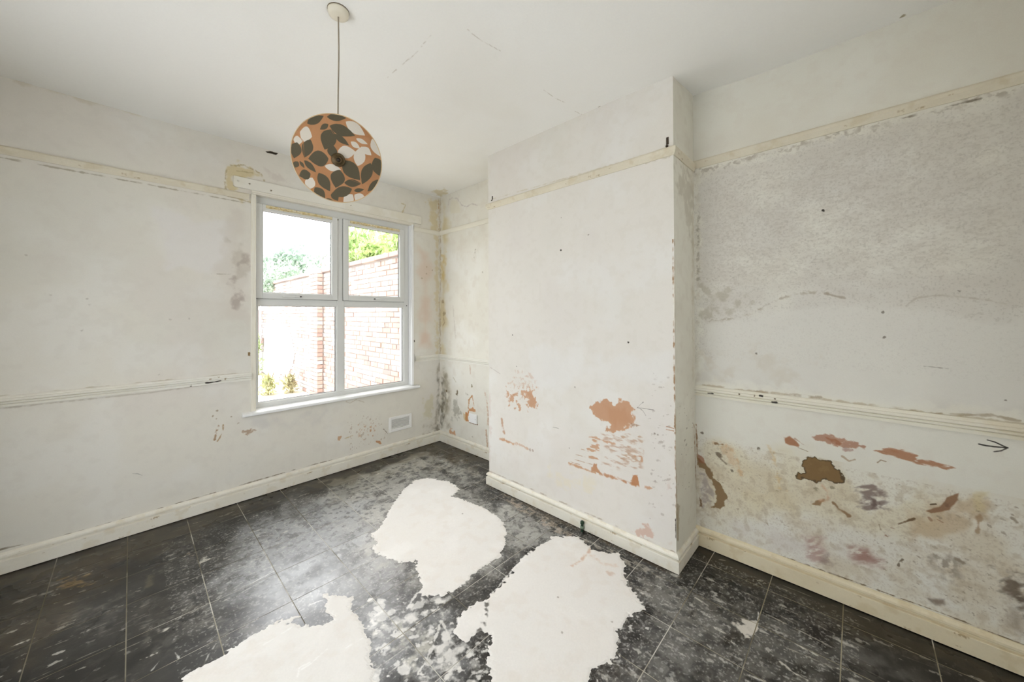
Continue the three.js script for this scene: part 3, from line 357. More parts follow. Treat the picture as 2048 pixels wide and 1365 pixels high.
// the splashes between the poured patches
const WHITE = [232, 229, 224];
fl.poly([[-1.484,1.906],[-1.421,2.009],[-1.391,2.091],[-1.458,2.206],[-1.494,2.305],[-1.415,2.362],[-1.538,2.507],[-1.741,2.291],[-1.544,2.184],[-1.510,2.045]], WHITE, { a: 0.95, cover: 0.32, cs: 0.045, soft: 0.03, rag: 0.04 });
fl.poly([[-1.721,1.852],[-1.504,1.920],[-1.510,2.045],[-1.544,2.184],[-1.741,2.291],[-1.860,2.165]], [208, 204, 192], { a: 0.8, cover: 0.3, cs: 0.05, soft: 0.04, rag: 0.04 });
fl.specks([[-1.683,1.729],[-1.362,2.053],[-1.410,2.368],[-1.549,2.530],[-1.867,2.194]], 330, 0.003, 0.03, WHITE, 0.95, 74, 1.6, 0.8);
fl.specks([[-.905,2.750],[-.805,2.794],[-.841,2.931],[-1.206,2.859],[-1.255,2.806]], 90, 0.002, 0.012, WHITE, 0.9, 75, 1.3);
for (const s of [[[-1.566,1.938],[-1.484,1.888],[-1.457,1.880]], [[-1.492,2.125],[-1.643,2.245],[-1.709,2.267]], [[-1.492,2.125],[-1.516,2.215]], [[-1.195,2.177],[-1.133,2.168],[-.941,2.124]], [[-1.421,2.009],[-1.467,2.059]]]) fl.stroke(s, 0.016, WHITE, { a: 0.9, rag: 0.008, cover: 0.85 });
fl.dot([[-1.524,2.219],[-1.516,2.201],[-1.428,2.018],[-1.562,2.138],[-1.587,2.244]], 0.032, WHITE, { a: 1 }).dot([[-1.548,1.933],[-1.670,1.860],[-1.727,1.892],[-1.636,2.365],[-1.621,2.293]], 0.022, WHITE, { a: 0.95 });
for (const s of [[[-2.402,1.404],[-2.391,1.458]], [[-2.270,1.480],[-2.300,1.524],[-2.323,1.571]], [[-2.476,1.442],[-2.453,1.410]], [[-1.900,1.550],[-1.837,1.566]], [[-2.250,1.178],[-1.959,1.128]], [[-2.138,1.193],[-1.967,1.162]]]) fl.stroke(s, 0.009, [222, 220, 214], { a: 0.7, cover: 0.6, cs: 0.05 });
fl.dot([[-2.421,1.212],[-2.232,.703]], 0.024, [216, 212, 200], { a: 0.8, rag: 0.02 });
fl.poly([[-.531,3.160],[-.469,3.199],[-.435,3.245],[-.480,3.265],[-.533,3.249],[-.591,3.223],[-.573,3.182]], [214, 208, 198], { a: 0.95, rag: 0.02, rs: 0.03, soft: 0.012 }).stroke([[-.373,3.239],[-.431,3.248]], 0.012, WHITE, { a: 0.9 });
for (const s of [[[-.627,3.108],[-.622,3.154]], [[-.618,3.357],[-.638,3.401],[-.640,3.449]], [[-.784,3.259],[-.761,3.327]], [[-.468,3.395],[-.472,3.471]], [[-.489,2.979],[-.504,3.043]]]) fl.stroke(s, 0.014, [204, 200, 190], { a: 0.85, cover: 0.75 });
fl.poly([[-.396,1.420],[-.404,1.760],[-.435,2.023],[-.485,2.227],[-.544,2.187],[-.523,1.956],[-.483,1.565]], [196, 178, 160], { a: 0.6, cover: 0.45, cs: 0.03 }).poly([[-.439,2.276],[-.423,2.586],[-.428,2.828],[-.486,2.794],[-.507,2.530],[-.521,2.289]], [180, 172, 160], { a: 0.6, cover: 0.45, cs: 0.025 });
fl.grain(10, 0.08);

// ---------------------------------------------------------------- materials of the room
const wallMat = (p, rough = 0.88) => std({ map: p.map(), bumpMap: p.height(), bumpScale: 0.0025, roughness: rough });
const trimPaint = new Paint(0, 0, 1, 1, 256, [232, 227, 213]).mottle([225, 217, 198], 0.5, 0.3, { hi: 1 }).mottle([238, 234, 221], 0.4, 0.15, { hi: 1 }).mottle([208, 194, 164], 0.35, 0.05, { lo: 0.6, hi: 1 }).grain(4);
trimPaint.specks([[0, 0], [1, 0], [1, 1], [0, 1]], 60, 0.002, 0.008, [150, 126, 90], 0.6, 91, 3);
const trimMap = trimPaint.map();
const trimMat = std({ map: trimMap, roughness: 0.55 });
const plainCeil = wallMat(wc, 0.92);
const backMat = std({ color: srgb(222, 218, 208), roughness: 0.9 });

// ---------------------------------------------------------------- walls, floor slab, ceiling
const WX0 = -1.858, WX1 = -0.366, WY0 = 0.69, WY1 = 2.505;
{
  const s = new THREE.Shape([[XL - 0.3, -0.2], [.3, -0.2], [.3, H + 0.2], [XL - 0.3, H + 0.2]].map((q) => new THREE.Vector2(...q)));
  s.holes.push(new THREE.Path([[WX0, WY0], [WX0, WY1], [WX1, WY1], [WX1, WY0]].map((q) => new THREE.Vector2(...q))));
  const g = new THREE.ExtrudeGeometry(s, { depth: TW, bevelEnabled: false }); g.translate(0, 0, -TW);
  tag(mesh('wall_left', wl.uv(g, X, Y), wallMat(wl)), 'white plastered wall with the window, mouldy in its far corner', 'wall', null, 'structure');
}
tag(mesh('wall_alcove', wa.uv(box(0, -0.2, 0, 0.3, H + 0.2, Z1 + 0.15), Z, Y), wallMat(wa)), 'narrow damp wall of the recess between window wall and chimney breast', 'wall', null, 'structure');
{
  const front = wb.uv(box(BX, -0.2, Z1, BX + 0.06, H + 0.2, Z2 - 0.0005), Z, Y), cheek = wr.uv(box(BX + 0.0005, -0.2, Z2 - 0.06, 0.05, H + 0.2, Z2), X, Y);
  const far = box(BX + 0.06, -0.2, Z1, 0.05, H + 0.2, Z1 + 0.06);
  const g = group('wall_chimney'); tag(g, 'white chimney breast with patches of bare orange plaster', 'chimney breast', null, 'structure');
  mesh('front_face', front, wallMat(wb), g); mesh('cheek', cheek, wallMat(wr), g); mesh('cheek', far, backMat, g);
}
tag(mesh('wall_right', wg.uv(box(0, -0.2, Z2 - 0.15, 0.3, H + 0.2, ZB + 0.3), Z, Y), wallMat(wg)), 'stained plaster wall of the right recess with a brown hole and purple mould', 'wall', null, 'structure');
{
  const [a, b, c, d] = REAR, s = new THREE.Shape([[XL - 0.2, -0.2], [.3, -0.2], [.3, H + 0.2], [XL - 0.2, H + 0.2]].map((q) => new THREE.Vector2(...q)));
  s.holes.push(new THREE.Path([[a, b], [c, b], [c, d], [a, d]].map((q) => new THREE.Vector2(...q))));
  const g = new THREE.ExtrudeGeometry(s, { depth: 0.2, bevelEnabled: false }); g.translate(0, 0, ZB);
  tag(mesh('wall_rear', g, backMat), 'plain white wall behind the viewer with a window added for fill daylight', 'wall', null, 'structure');
}
{
  const [a, b, c, d] = SIDE, s = new THREE.Shape([[-TW, -0.2], [ZB + 0.2, -0.2], [ZB + 0.2, H + 0.2], [-TW, H + 0.2]].map((q) => new THREE.Vector2(...q)));
  s.holes.push(new THREE.Path([[a, b], [c, b], [c, d], [a, d]].map((q) => new THREE.Vector2(...q))));
  const g = new THREE.ExtrudeGeometry(s, { depth: 0.2, bevelEnabled: false }); g.rotateY(-Math.PI / 2); g.translate(XL, 0, 0);
  tag(mesh('wall_side', g, backMat), 'plain white wall on the side away from the chimney breast, with glazed doors added for fill daylight', 'wall', null, 'structure');
}
{
  const nx = 40, nz = 48, g = new THREE.PlaneGeometry(-XL + 0.2, ZB + 0.2, nx, nz); g.rotateX(Math.PI / 2); g.translate((XL) / 2, H, ZB / 2);
  const p = g.attributes.position;                              // old lath ceiling: it dips and rises a little
  for (let i = 0; i < p.count; i++) { const x = p.getX(i), z = p.getZ(i), d = (a, b, r) => Math.exp(-((x - a) ** 2 + (z - b) ** 2) / (r * r)); p.setY(i, H + 0.03 * d(0, 2.86, 0.22) - 0.012 * d(BX, Z2, 0.2) + 0.004 * Math.sin(x * 3.1) * Math.cos(z * 2.3)); }
  g.computeVertexNormals();
  const t = box(XL - 0.3, H + 0.06, -TW, 0.3, H + 0.2, ZB + 0.2), c = group('ceiling');
  tag(c, 'plain white plaster ceiling with fine hairline cracks', 'ceiling', null, 'structure');
  mesh('plaster', wc.uv(g, X, Z), plainCeil, c); mesh('boarding', t, backMat, c);
}
// floor: slab, then every tile a piece of its own
const floor = group('floor'); tag(floor, 'worn black tile floor with pale joints and white poured patches', 'floor', null, 'structure');
{
  const slab = new Paint(F0[0], F0[1], F0[2], F0[3], 110, [205, 202, 192]).mottle([150, 142, 122], 0.7, 0.12, { lo: 0.45 }).mottle([96, 88, 70], 0.8, 0.25, { lo: 0.5, hi: 0.8 });
  slab.poly([[XL, 0], [-2.1, 0], [-2.3, 1.2], [-2.2, 2.2], [-2.0, ZB], [XL, ZB]], [104, 96, 76], { a: 0.85, soft: 0.5, rag: 0.15, rs: 0.3 }).poly([[-.6, 2.85], [0, 2.85], [0, ZB], [-.6, ZB]], [150, 140, 112], { a: 0.7, soft: 0.15, rag: 0.1, rs: 0.2 }).poly([[XL, 0], [0, 0], [0, 0.3], [XL, 0.25]], [120, 110, 88], { a: 0.7, soft: 0.2, rag: 0.1, rs: 0.2 });
  const sm = std({ map: slab.map(), roughness: 0.9 });
  mesh('screed_base', slab.uv(box(XL - 0.2, -0.2, -0.02, 0.2, -0.0009, ZB + 0.2), X, Z), sm, floor);
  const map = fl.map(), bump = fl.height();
  const rough = new Paint(F0[0], F0[1], F0[2], F0[3], 120, [74, 74, 74]).mottle([120, 120, 120], 0.8, 0.12).mottle([56, 56, 56], 0.6, 0.3);
  const rm = rough.map(); rm.colorSpace = THREE.NoColorSpace;
  const gloss = new Paint(F0[0], F0[1], F0[2], F0[3], 60, [70, 70, 70]);
  gloss.poly([[-3.0, 0.25], [-.5, 0.35], [-.5, 1.3], [-.9, 2.3], [-2.0, 2.6], [-3.0, 1.9]], [255, 255, 255], { soft: 0.7, rag: 0.25, rs: 0.4 }).mottle([110, 110, 110], 0.4, 0.1);
  const gm = gloss.map(); gm.colorSpace = THREE.NoColorSpace;
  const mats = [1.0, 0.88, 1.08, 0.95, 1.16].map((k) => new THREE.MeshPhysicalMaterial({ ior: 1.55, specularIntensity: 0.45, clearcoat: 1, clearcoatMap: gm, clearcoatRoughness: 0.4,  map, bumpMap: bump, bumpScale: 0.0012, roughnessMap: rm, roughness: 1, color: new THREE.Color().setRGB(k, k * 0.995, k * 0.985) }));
  const T = 0.2985, R = rng(5);
  for (let i = -9; i <= 4; i++) for (let k = -3; k <= 12; k++) {
    const x0 = Math.max(XL, -1.06 + i * T), x1 = Math.min(0, -1.06 + (i + 1) * T), z0 = Math.max(0, 0.86 + k * T), z1 = Math.min(ZB, 0.86 + (k + 1) * T), g = 0.0021;
    if (x1 - x0 < 0.02 || z1 - z0 < 0.02 || (x0 > BX - 0.005 && z0 > Z1 && z1 < Z2)) continue;
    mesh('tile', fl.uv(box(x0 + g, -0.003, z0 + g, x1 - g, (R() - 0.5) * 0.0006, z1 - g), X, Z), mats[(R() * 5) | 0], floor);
  }
}
// poured levelling compound: thin slabs with ragged edges that lie on the tiles
{
  const pc = new Paint(F0[0], F0[1], F0[2], F0[3], 200, [230, 226, 220]);
  pc.mottle([228, 222, 214], 0.6, 0.3, { hi: 1 }).mottle([240, 237, 232], 0.4, 0.15, { hi: 1 }).mottle([222, 213, 202], 0.3, 0.06, { lo: 0.55, hi: 1 }).stroke([[-1.268,2.213],[-1.318,2.249],[-1.373,2.296],[-1.428,2.315]], 0.03, [92, 88, 82], { a: 0.9, cover: 0.42, cs: 0.02, cw: 0.12 }).stroke([[-.929,2.114],[-1.065,2.142],[-1.187,2.168]], 0.03, [92, 88, 82], { a: 0.8, cover: 0.35, cs: 0.02, cw: 0.12, an: [1, 0.4] });
  pc.stroke([[-.728,2.373],[-.652,2.386],[-.481,2.370]], 0.03, [208, 176, 152], { a: 0.8, soft: 0.016, cover: 0.85 }).stroke([[-.579,2.416],[-.591,2.496],[-.555,2.557]], 0.04, [218, 196, 178], { a: 0.6, soft: 0.02, cover: 0.7 }).dot([[-.647,2.567]], 0.03, [206, 182, 164], { a: 0.7 });
  pc.dot([[-.932,2.736],[-.986,2.453],[-.825,1.457],[-1.145,2.595]], 0.006, [130, 120, 108], { a: 0.8 });
  for (const s of [[[-2.043,1.901],[-2.010,1.903],[-1.930,1.880]], [[-2.122,1.650],[-2.005,1.639]], [[-2.063,1.924],[-2.046,1.887],[-2.007,1.894]], [[-1.875,1.938],[-1.797,1.943]]]) pc.stroke(s, 0.008, [246, 244, 240], { a: 0.8 });
  pc.grain(4, 0.05);
  const mat = std({ map: pc.map(), roughness: 0.82 });
  function patch(outline, rag, rs, seed, label, cell = 0.006) {
    const x = outline.map((q) => q[0]), z = outline.map((q) => q[1]), m = 0.06, X0 = Math.min(...x) - m, Z0 = Math.min(...z) - m, nx = Math.ceil((Math.max(...x) + m - X0) / cell), nz = Math.ceil((Math.max(...z) + m - Z0) / cell);
    const f = new Float32Array((nx + 1) * (nz + 1));
    for (let j = 0; j <= nz; j++) for (let i = 0; i <= nx; i++) { const u = X0 + i * cell, v = Z0 + j * cell; let d = polyDist(outline, u, v); if (Math.abs(d) < 0.08) d += rag * 2 * (fbm(u / rs, v / rs, seed, 5) - 0.5) + 0.012 * (fbm(u / 0.012, v / 0.012, seed + 3, 2) - 0.5); f[j * (nx + 1) + i] = d; }
    const pos = [], yOf = (d) => 0.0008 + 0.0024 * sstep(0, 0.02, d);
    const tri = (a, b, c) => { for (const q of [a, c, b]) pos.push(q[0], yOf(q[2]), q[1]); };
    const cut = (a, b) => { const t = a[2] / (a[2] - b[2]); return [a[0] + (b[0] - a[0]) * t, a[1] + (b[1] - a[1]) * t, 0]; };
    const half = (a, b, c) => {
      const inn = [a, b, c].map((q) => q[2] > 0), n = inn.filter(Boolean).length;
      if (n === 3) return tri(a, b, c); if (!n) return;
      const r = n === 1 ? inn.indexOf(true) : inn.indexOf(false), [p, q, s] = [[a, b, c], [b, c, a], [c, a, b]][r];
      if (n === 1) tri(p, cut(p, q), cut(p, s)); else { const e = cut(p, q), g = cut(p, s); tri(e, q, s); tri(e, s, g); }
    };
    for (let j = 0; j < nz; j++) for (let i = 0; i < nx; i++) {
      const P = (a, b) => [X0 + (i + a) * cell, Z0 + (j + b) * cell, f[(j + b) * (nx + 1) + i + a]];
      const a = P(0, 0), b = P(1, 0), c = P(1, 1), d = P(0, 1); half(a, b, c); half(a, c, d);
    }
    const g = new THREE.BufferGeometry(); g.setAttribute('position', new THREE.BufferAttribute(new Float32Array(pos), 3)); g.computeVertexNormals();
    const o = mesh('poured_patch', pc.uv(g, X, Z), mat, floor); o.userData.label = label; return o;
  }
  patch([[-.654,.752],[-.574,.967],[-.602,1.130],[-.718,1.184],[-.684,1.303],[-.658,1.489],[-.667,1.695],[-.746,1.836],[-.877,1.949],[-.969,2.001],[-1.082,1.996],[-1.197,2.002],[-1.264,2.020],[-1.332,2.014],[-1.387,2.009],[-1.449,1.952],[-1.474,1.890],[-1.423,1.861],[-1.389,1.734],[-1.344,1.661],[-1.422,1.589],[-1.469,1.457],[-1.479,1.359],[-1.413,1.297],[-1.419,1.206],[-1.321,1.161],[-1.229,1.061],[-1.140,.974],[-.951,.802],[-.772,.704]], 0.011, 0.02, 301, 'white poured patch nearest the window corner');
  patch([[-.579,2.116],[-.473,2.229],[-.489,2.335],[-.520,2.380],[-.444,2.512],[-.504,2.589],[-.636,2.659],[-.673,2.733],[-.716,2.791],[-.745,2.827],[-.849,2.778],[-.954,2.784],[-1.002,2.800],[-1.087,2.836],[-1.142,2.824],[-1.204,2.792],[-1.260,2.801],[-1.343,2.845],[-1.589,2.584],[-1.498,2.480],[-1.451,2.413],[-1.380,2.360],[-1.404,2.313],[-1.494,2.305],[-1.510,2.261],[-1.460,2.189],[-1.368,2.149],[-1.248,2.192],[-1.189,2.184],[-1.034,2.155],[-.929,2.114],[-.796,2.112],[-.672,2.114]], 0.013, 0.022, 302, 'large cream poured patch in front of the chimney breast');
  patch([[-2.409,1.609],[-2.380,1.577],[-2.264,1.575],[-2.198,1.557],[-2.115,1.551],[-2.020,1.550],[-1.955,1.596],[-2.010,1.598],[-1.915,1.724],[-1.849,1.744],[-1.856,1.646],[-1.824,1.580],[-1.831,1.523],[-1.775,1.593],[-1.729,1.663],[-1.769,1.738],[-1.760,1.841],[-1.772,1.887],[-1.775,1.967],[-1.822,2.068],[-1.840,2.139],[-1.850,2.176],[-1.887,2.268],[-2.458,1.663]], 0.009, 0.02, 303, 'white poured patch with a curled tip nearest the viewer');
}

// ---------------------------------------------------------------- skirting, picture rail, dado: profiles swept along the walls
function sweep(path, prof, i) {                                  // one length of a moulding, mitred to its neighbours
  const dir = (a, b) => { const l = Math.hypot(b[0] - a[0], b[1] - a[1]); return [(b[0] - a[0]) / l, (b[1] - a[1]) / l]; };
  const nrm = (d) => [-d[1], d[0]], a = path[i], b = path[i + 1], d = dir(a, b), n = nrm(d);
  const off = (p, q, s, o) => { if (!q) return [p[0] + n[0] * o, p[1] + n[1] * o]; const e = s < 0 ? dir(q, p) : dir(p, q), m = nrm(e), k = 1 + n[0] * m[0] + n[1] * m[1]; return [p[0] + ((n[0] + m[0]) / k) * o, p[1] + ((n[1] + m[1]) / k) * o]; };
  const pos = [], uv = []; let run = 0;
  const L = Math.hypot(b[0] - a[0], b[1] - a[1]), base = a[0] * 0.37 + a[1] * 0.61;
  for (let k = 0; k < prof.length; k++) {
    const p = prof[k], q = prof[(k + 1) % prof.length], w = Math.hypot(q[0] - p[0], q[1] - p[1]);
    const A = off(a, path[i - 1], -1, p[0]), B = off(b, path[i + 2], 1, p[0]), C = off(b, path[i + 2], 1, q[0]), D = off(a, path[i - 1], -1, q[0]);
    const v = [[A[0], p[1], A[1]], [B[0], p[1], B[1]], [C[0], q[1], C[1]], [D[0], q[1], D[1]]], t = [[base, run], [base + L, run], [base + L, run + w], [base, run + w]];
    for (const j of [0, 1, 2, 0, 2, 3]) { pos.push(...v[j]); uv.push(...t[j]); }
    run += w;
  }
  const g = new THREE.BufferGeometry(); g.setAttribute('position', new THREE.BufferAttribute(new Float32Array(pos), 3)); g.setAttribute('uv', new THREE.BufferAttribute(new Float32Array(uv), 2)); g.computeVertexNormals(); return g;
}
const E = 0.004;                                                 // mouldings are let into the plaster a little
const skirt = (h) => [[-E, 0.004], [.02, 0.004], [.021, h * 0.64], [.019, h * 0.655], [.007, h * 0.68], [.007, h * 0.755], [.018, h * 0.775], [.0195, h * 0.8], [.0185, h * 0.88], [.014, h * 0.95], [.006, h], [-E, h]];
const rail = (y0, y1) => { const h = y1 - y0; return [[-E, y0], [.006, y0], [.012, y0 + h * 0.22], [.018, y0 + h * 0.5], [.019, y0 + h * 0.8], [.015, y0 + h * 0.95], [.008, y1], [-E, y1]]; };
const dado = (y0, y1) => { const h = y1 - y0; return [[-E, y0], [.012, y0], [.013, y0 + h * 0.2], [.009, y0 + h * 0.25], [.018, y0 + h * 0.33], [.019, y0 + h * 0.45], [.013, y0 + h * 0.5], [.022, y0 + h * 0.58], [.022, y0 + h * 0.74], [.014, y0 + h * 0.8], [.014, y0 + h * 0.88], [.009, y1], [-E, y1]]; };
const paintedRail = std({ map: trimMap, roughness: 0.6, color: srgb(242, 238, 229) });
const far = [[XL, 0], [0, 0], [0, Z1]], breast = [[.02, Z1], [BX, Z1], [BX, Z2], [0, Z2], [0, ZB]];
const S = (o, l) => tag(o, l, 'skirting board', null, 'structure');
S(mesh('baseboard_left', sweep(far, skirt(0.123), 0), trimMat), 'long cream skirting board below the window wall');
S(mesh('baseboard_alcove', sweep(far, skirt(0.123), 1), trimMat), 'short cream skirting board in the recess left of the chimney breast');
S(mesh('baseboard_chimney', mergeGeometries([sweep(breast, skirt(0.108), 0), sweep(breast, skirt(0.108), 1), sweep(breast, skirt(0.108), 2)]), trimMat), 'white skirting board round the foot of the chimney breast');
S(mesh('baseboard_right', sweep([[0, Z2], [0, ZB]], skirt(0.122), 0), std({ map: trimMap, roughness: 0.55, color: srgb(252, 243, 222) })), 'yellowed skirting board below the stained right wall');
const PR = (o, l) => tag(o, l, 'picture rail', null, 'structure');
PR(mesh('trim_1', sweep([[XL, 0], [WX0 - 0.02, 0]], rail(2.444, 2.494), 0), paintedRail), 'cream picture rail on the window wall left of the window');
PR(mesh('trim_2', mergeGeometries([sweep([[WX1 + 0.012, 0], [0, 0], [0, Z1]], rail(2.444, 2.494), 0), sweep([[WX1 + 0.012, 0], [0, 0], [0, Z1]], rail(2.444, 2.494), 1)]), std({ color: srgb(228, 223, 208), roughness: 0.6 })), 'faded picture rail round the corner right of the window');
PR(mesh('trim_3', mergeGeometries([0, 1, 2].map((k) => sweep(breast, rail(2.424, 2.476), k))), paintedRail), 'cream picture rail round the chimney breast');
PR(mesh('trim_4', sweep([[0, Z2], [0, ZB]], rail(2.442, 2.494), 0), paintedRail), 'yellowed picture rail on the stained right wall');
const DR = (o, l) => tag(o, l, 'dado rail', null, 'structure');
function dadoMat(p) { return std({ map: p.map(), roughness: 0.6 }); }
const dl = new Paint(XL, 0.96, 0, 1.04, 340, [232, 229, 219]).mottle([224, 219, 204], 0.6, 0.2).stroke([[-2.147,.984],[-2.109,.983],[-2.060,.988]], 0.014, [36, 30, 22], { rag: 0.002 }).dot([[-2.233,.970]], 0.012, [44, 38, 28]).dot([[-2.121,1.011],[-2.073,1.016],[-2.030,.999]], 0.008, [150, 130, 100], { a: 0.8 }).grain(3);
const dr = new Paint(Z2, 0.96, ZB, 1.04, 500, [232, 227, 211]).mottle([222, 212, 188], 0.7, 0.15).stroke([[2.919,.991],[2.950,.992]], 0.01, [36, 30, 22], { rag: 0.002 }).stroke([[3.196,1.017],[3.208,1.016]], 0.012, [30, 24, 18], { rag: 0.002 }).stroke([[3.256,.988],[3.274,.989]], 0.018, [28, 22, 16], { rag: 0.002 }).dot([[3.268,1.010],[3.092,1.010],[3.171,1.013]], 0.006, [90, 72, 46]).grain(3);
DR(mesh('trim_5', dl.uv(sweep([[XL, 0], [WX0 - 0.0, 0]], dado(0.968, 1.03), 0), X, Y), dadoMat(dl)), 'white reeded dado rail left of the window with a black gouge');
DR(mesh('trim_6', dl.uv(mergeGeometries([sweep([[WX1 + 0.03, 0], [0, 0], [0, Z1]], dado(0.966, 1.03), 0), sweep([[WX1 + 0.03, 0], [0, 0], [0, Z1]], dado(0.966, 1.03), 1)]), X, Y), dadoMat(dl)), 'short white dado rail round the mouldy corner');
DR(mesh('trim_7', dr.uv(sweep([[0, Z2], [0, ZB]], dado(0.966, 1.032), 0), Z, Y), dadoMat(dr)), 'cream reeded dado rail on the right wall with small black gouges');

// ---------------------------------------------------------------- the window
const upvc = new THREE.MeshPhysicalMaterial({ color: srgb(218, 218, 214), roughness: 0.35 });
const gasket = std({ color: srgb(52, 52, 50), roughness: 0.7 });
const rebate_shade = std({ color: srgb(96, 92, 84), roughness: 0.8 });  // grey that stands for the shade in the sash rebates
const glass = new THREE.MeshPhysicalMaterial({ color: 0xffffff, transmission: 1, thickness: 0, roughness: 0, ior: 1.5 });
const win = group('window_1'); tag(win, 'white four-pane plastic window with two opening top lights', 'window', null, 'structure');
const FZ0 = -0.115, FZ1 = -0.05, FX0 = WX0 + 0.002, FX1 = -0.388, FY0 = 0.714, FY1 = WY1;
function bars(rects, z0, z1, r = 0.004) { return mergeGeometries(rects.map(([a, b, c, d]) => rbox(a, b, z0, c, d, z1, r))); }
const MX0 = -1.163, MX1 = -1.093, TY0 = 1.586, TY1 = 1.646;
mesh('outer_frame', bars([[FX0, FY0, -1.808, FY1], [-.443, FY0, FX1, FY1], [-1.81, 2.437, -0.441, FY1], [-1.81, FY0, -0.441, 0.752]], FZ0, FZ1), upvc, win);
mesh('mullion', rbox(MX0, 0.75, FZ0 + 0.002, MX1, 2.44, FZ1 - 0.001, 0.006), upvc, win);
mesh('transom', bars([[-1.81, TY0, MX0 + 0.002, TY1], [MX1 - 0.002, TY0, -0.441, TY1]], FZ0 + 0.002, FZ1 - 0.001, 0.006), upvc, win);
const lipFrame = (x0, y0, x1, y1, w, z0, z1, r) => bars([[x0, y0, x0 + w, y1], [x1 - w, y0, x1, y1], [x0 + w - 0.002, y0, x1 - w + 0.002, y0 + w], [x0 + w - 0.002, y1 - w, x1 - w + 0.002, y1]], z0, z1, r);
for (const [x0, x1] of [[-1.824, -1.162], [-1.108, -0.448]]) {   // the two opening top lights
  const s = mesh('sash', lipFrame(x0, 1.64, x1, 2.444, 0.05, FZ1 - 0.028, FZ1 + 0.016, 0.005), upvc, win);
  mesh('rebate_shade', lipFrame(x0 - 0.0025, 1.6375, x1 + 0.0025, 2.4465, 0.0035, FZ1 - 0.02, FZ1 + 0.003, 0.0008), rebate_shade, s);  // shade line round the sash, built as a thin grey strip
  mesh('bead', lipFrame(x0 + 0.047, 1.686, x1 - 0.047, 2.398, 0.009, FZ1 - 0.012, FZ1 + 0.007, 0.002), upvc, s);
  mesh('gasket', lipFrame(x0 + 0.0545, 1.6935, x1 - 0.0545, 2.3905, 0.003, FZ1 - 0.02, FZ1 - 0.004, 0.0008), gasket, s);
  mesh('glass_pane', box(x0 + 0.045, 1.684, FZ1 - 0.024, x1 - 0.045, 2.4, FZ1 - 0.02), glass, s);
}
for (const [x0, x1] of [[-1.812, MX0 + 0.004], [MX1 - 0.004, -0.44]]) {   // the fixed lower lights
  const b = mesh('bead', lipFrame(x0, 0.746, x1, 1.59, 0.012, FZ1 - 0.03, FZ1 - 0.01, 0.003), upvc, win);
  mesh('gasket', lipFrame(x0 + 0.01, 0.756, x1 - 0.01, 1.58, 0.004, FZ1 - 0.036, FZ1 - 0.018, 0.001), gasket, b);
  mesh('glass_pane', box(x0 + 0.004, 0.75, FZ1 - 0.038, x1 - 0.004, 1.586, FZ1 - 0.034), glass, b);
}
const yellowed = new Paint(0, 0, 0.6, 0.03, 700, [222, 208, 166]).mottle([232, 226, 204], 0.7, 0.05).mottle([196, 168, 104], 0.6, 0.02, { lo: 0.6 }).specks([[0, 0], [.6, 0], [.6, 0.03], [0, 0.03]], 40, 0.001, 0.003, [130, 96, 50], 0.8, 97);
const yellowMat = std({ map: yellowed.map(), roughness: 0.5 });
for (const [x0, x1] of [[-1.752, -1.215], [-1.045, -0.508]]) {
  const g = rbox(x0, 2.412, FZ1 + 0.012, x1, 2.437, FZ1 + 0.026, 0.004); yellowed.u0 = x0; yellowed.u1 = x1; yellowed.v0 = 2.412; yellowed.v1 = 2.437;
  const v = mesh('trickle_vent', yellowed.uv(g, X, Y), yellowMat, win); v.userData.label = 'yellowed vent strip';
  mesh('vent_slot', bars([[x0 + 0.02, 2.418, (x0 + x1) / 2 - 0.01, 2.421], [(x0 + x1) / 2 + 0.01, 2.418, x1 - 0.02, 2.421]], FZ1 + 0.024, FZ1 + 0.0266, 0.0005), std({ color: srgb(168, 146, 98) }), v);
}
const dark = std({ color: srgb(58, 52, 46), roughness: 0.5 });
for (const [cx, open] of [[-1.503, 1], [-.77, 0]]) {             // handles on the bottom rails
  const h = mesh('handle', mergeGeometries([rbox(cx - 0.03, 1.652, FZ1 + 0.014, cx + 0.035, 1.674, FZ1 + 0.026, 0.005), rbox(open ? cx - 0.13 : cx - 0.02, 1.655, FZ1 + 0.024, open ? cx + 0.0 : cx + 0.09, 1.667, FZ1 + 0.04, 0.005)]), upvc, win);
  mesh('lock_barrel', new THREE.CylinderGeometry(0.006, 0.006, 0.01, 12).rotateX(Math.PI / 2).translate(cx + (open ? 0.016 : -0.025), 1.664, FZ1 + 0.028), dark, h);
}
for (const [x, y] of [[-1.838, 1.62], [-.412, 1.6], [-1.155, 2.427], [-1.845, 0.72]]) mesh('plug_hole', new THREE.CylinderGeometry(0.006, 0.006, 0.004, 10).rotateX(Math.PI / 2).translate(x, y, FZ1 + 0.001), dark, win);
const sillMat = std({ color: srgb(240, 240, 238), roughness: 0.3 });
{
  const s = new THREE.Shape([[-.115, 0.72], [-.115, 0.676], [.038, 0.676], [.046, 0.682], [.047, 0.694], [.042, 0.702], [-.045, 0.716]].map((q) => new THREE.Vector2(...q)));
  const mk = (x0, x1, zmin) => { const sh = zmin === undefined ? s : new THREE.Shape([[.002, 0.7075], [.002, 0.676], [.038, 0.676], [.046, 0.682], [.047, 0.694], [.042, 0.702]].map((q) => new THREE.Vector2(...q))); const g = new THREE.ExtrudeGeometry(sh, { depth: x1 - x0, bevelEnabled: false }); g.rotateY(-Math.PI / 2); g.translate(x1, 0, 0); return g; };
  mesh('window_sill', mergeGeometries([mk(WX0 + 0.001, WX1 - 0.001), mk(-1.922, WX0 + 0.0, 0), mk(WX1, -0.298, 0)].map((g) => g.toNonIndexed ? (g.index ? g.toNonIndexed() : g) : g)), sillMat, win);
}
mesh('lining', bars([[WX0 - 0.006, 0.7, -1.828, 2.5]], FZ1 - 0.004, 0.006, 0.003), trimMat, win);
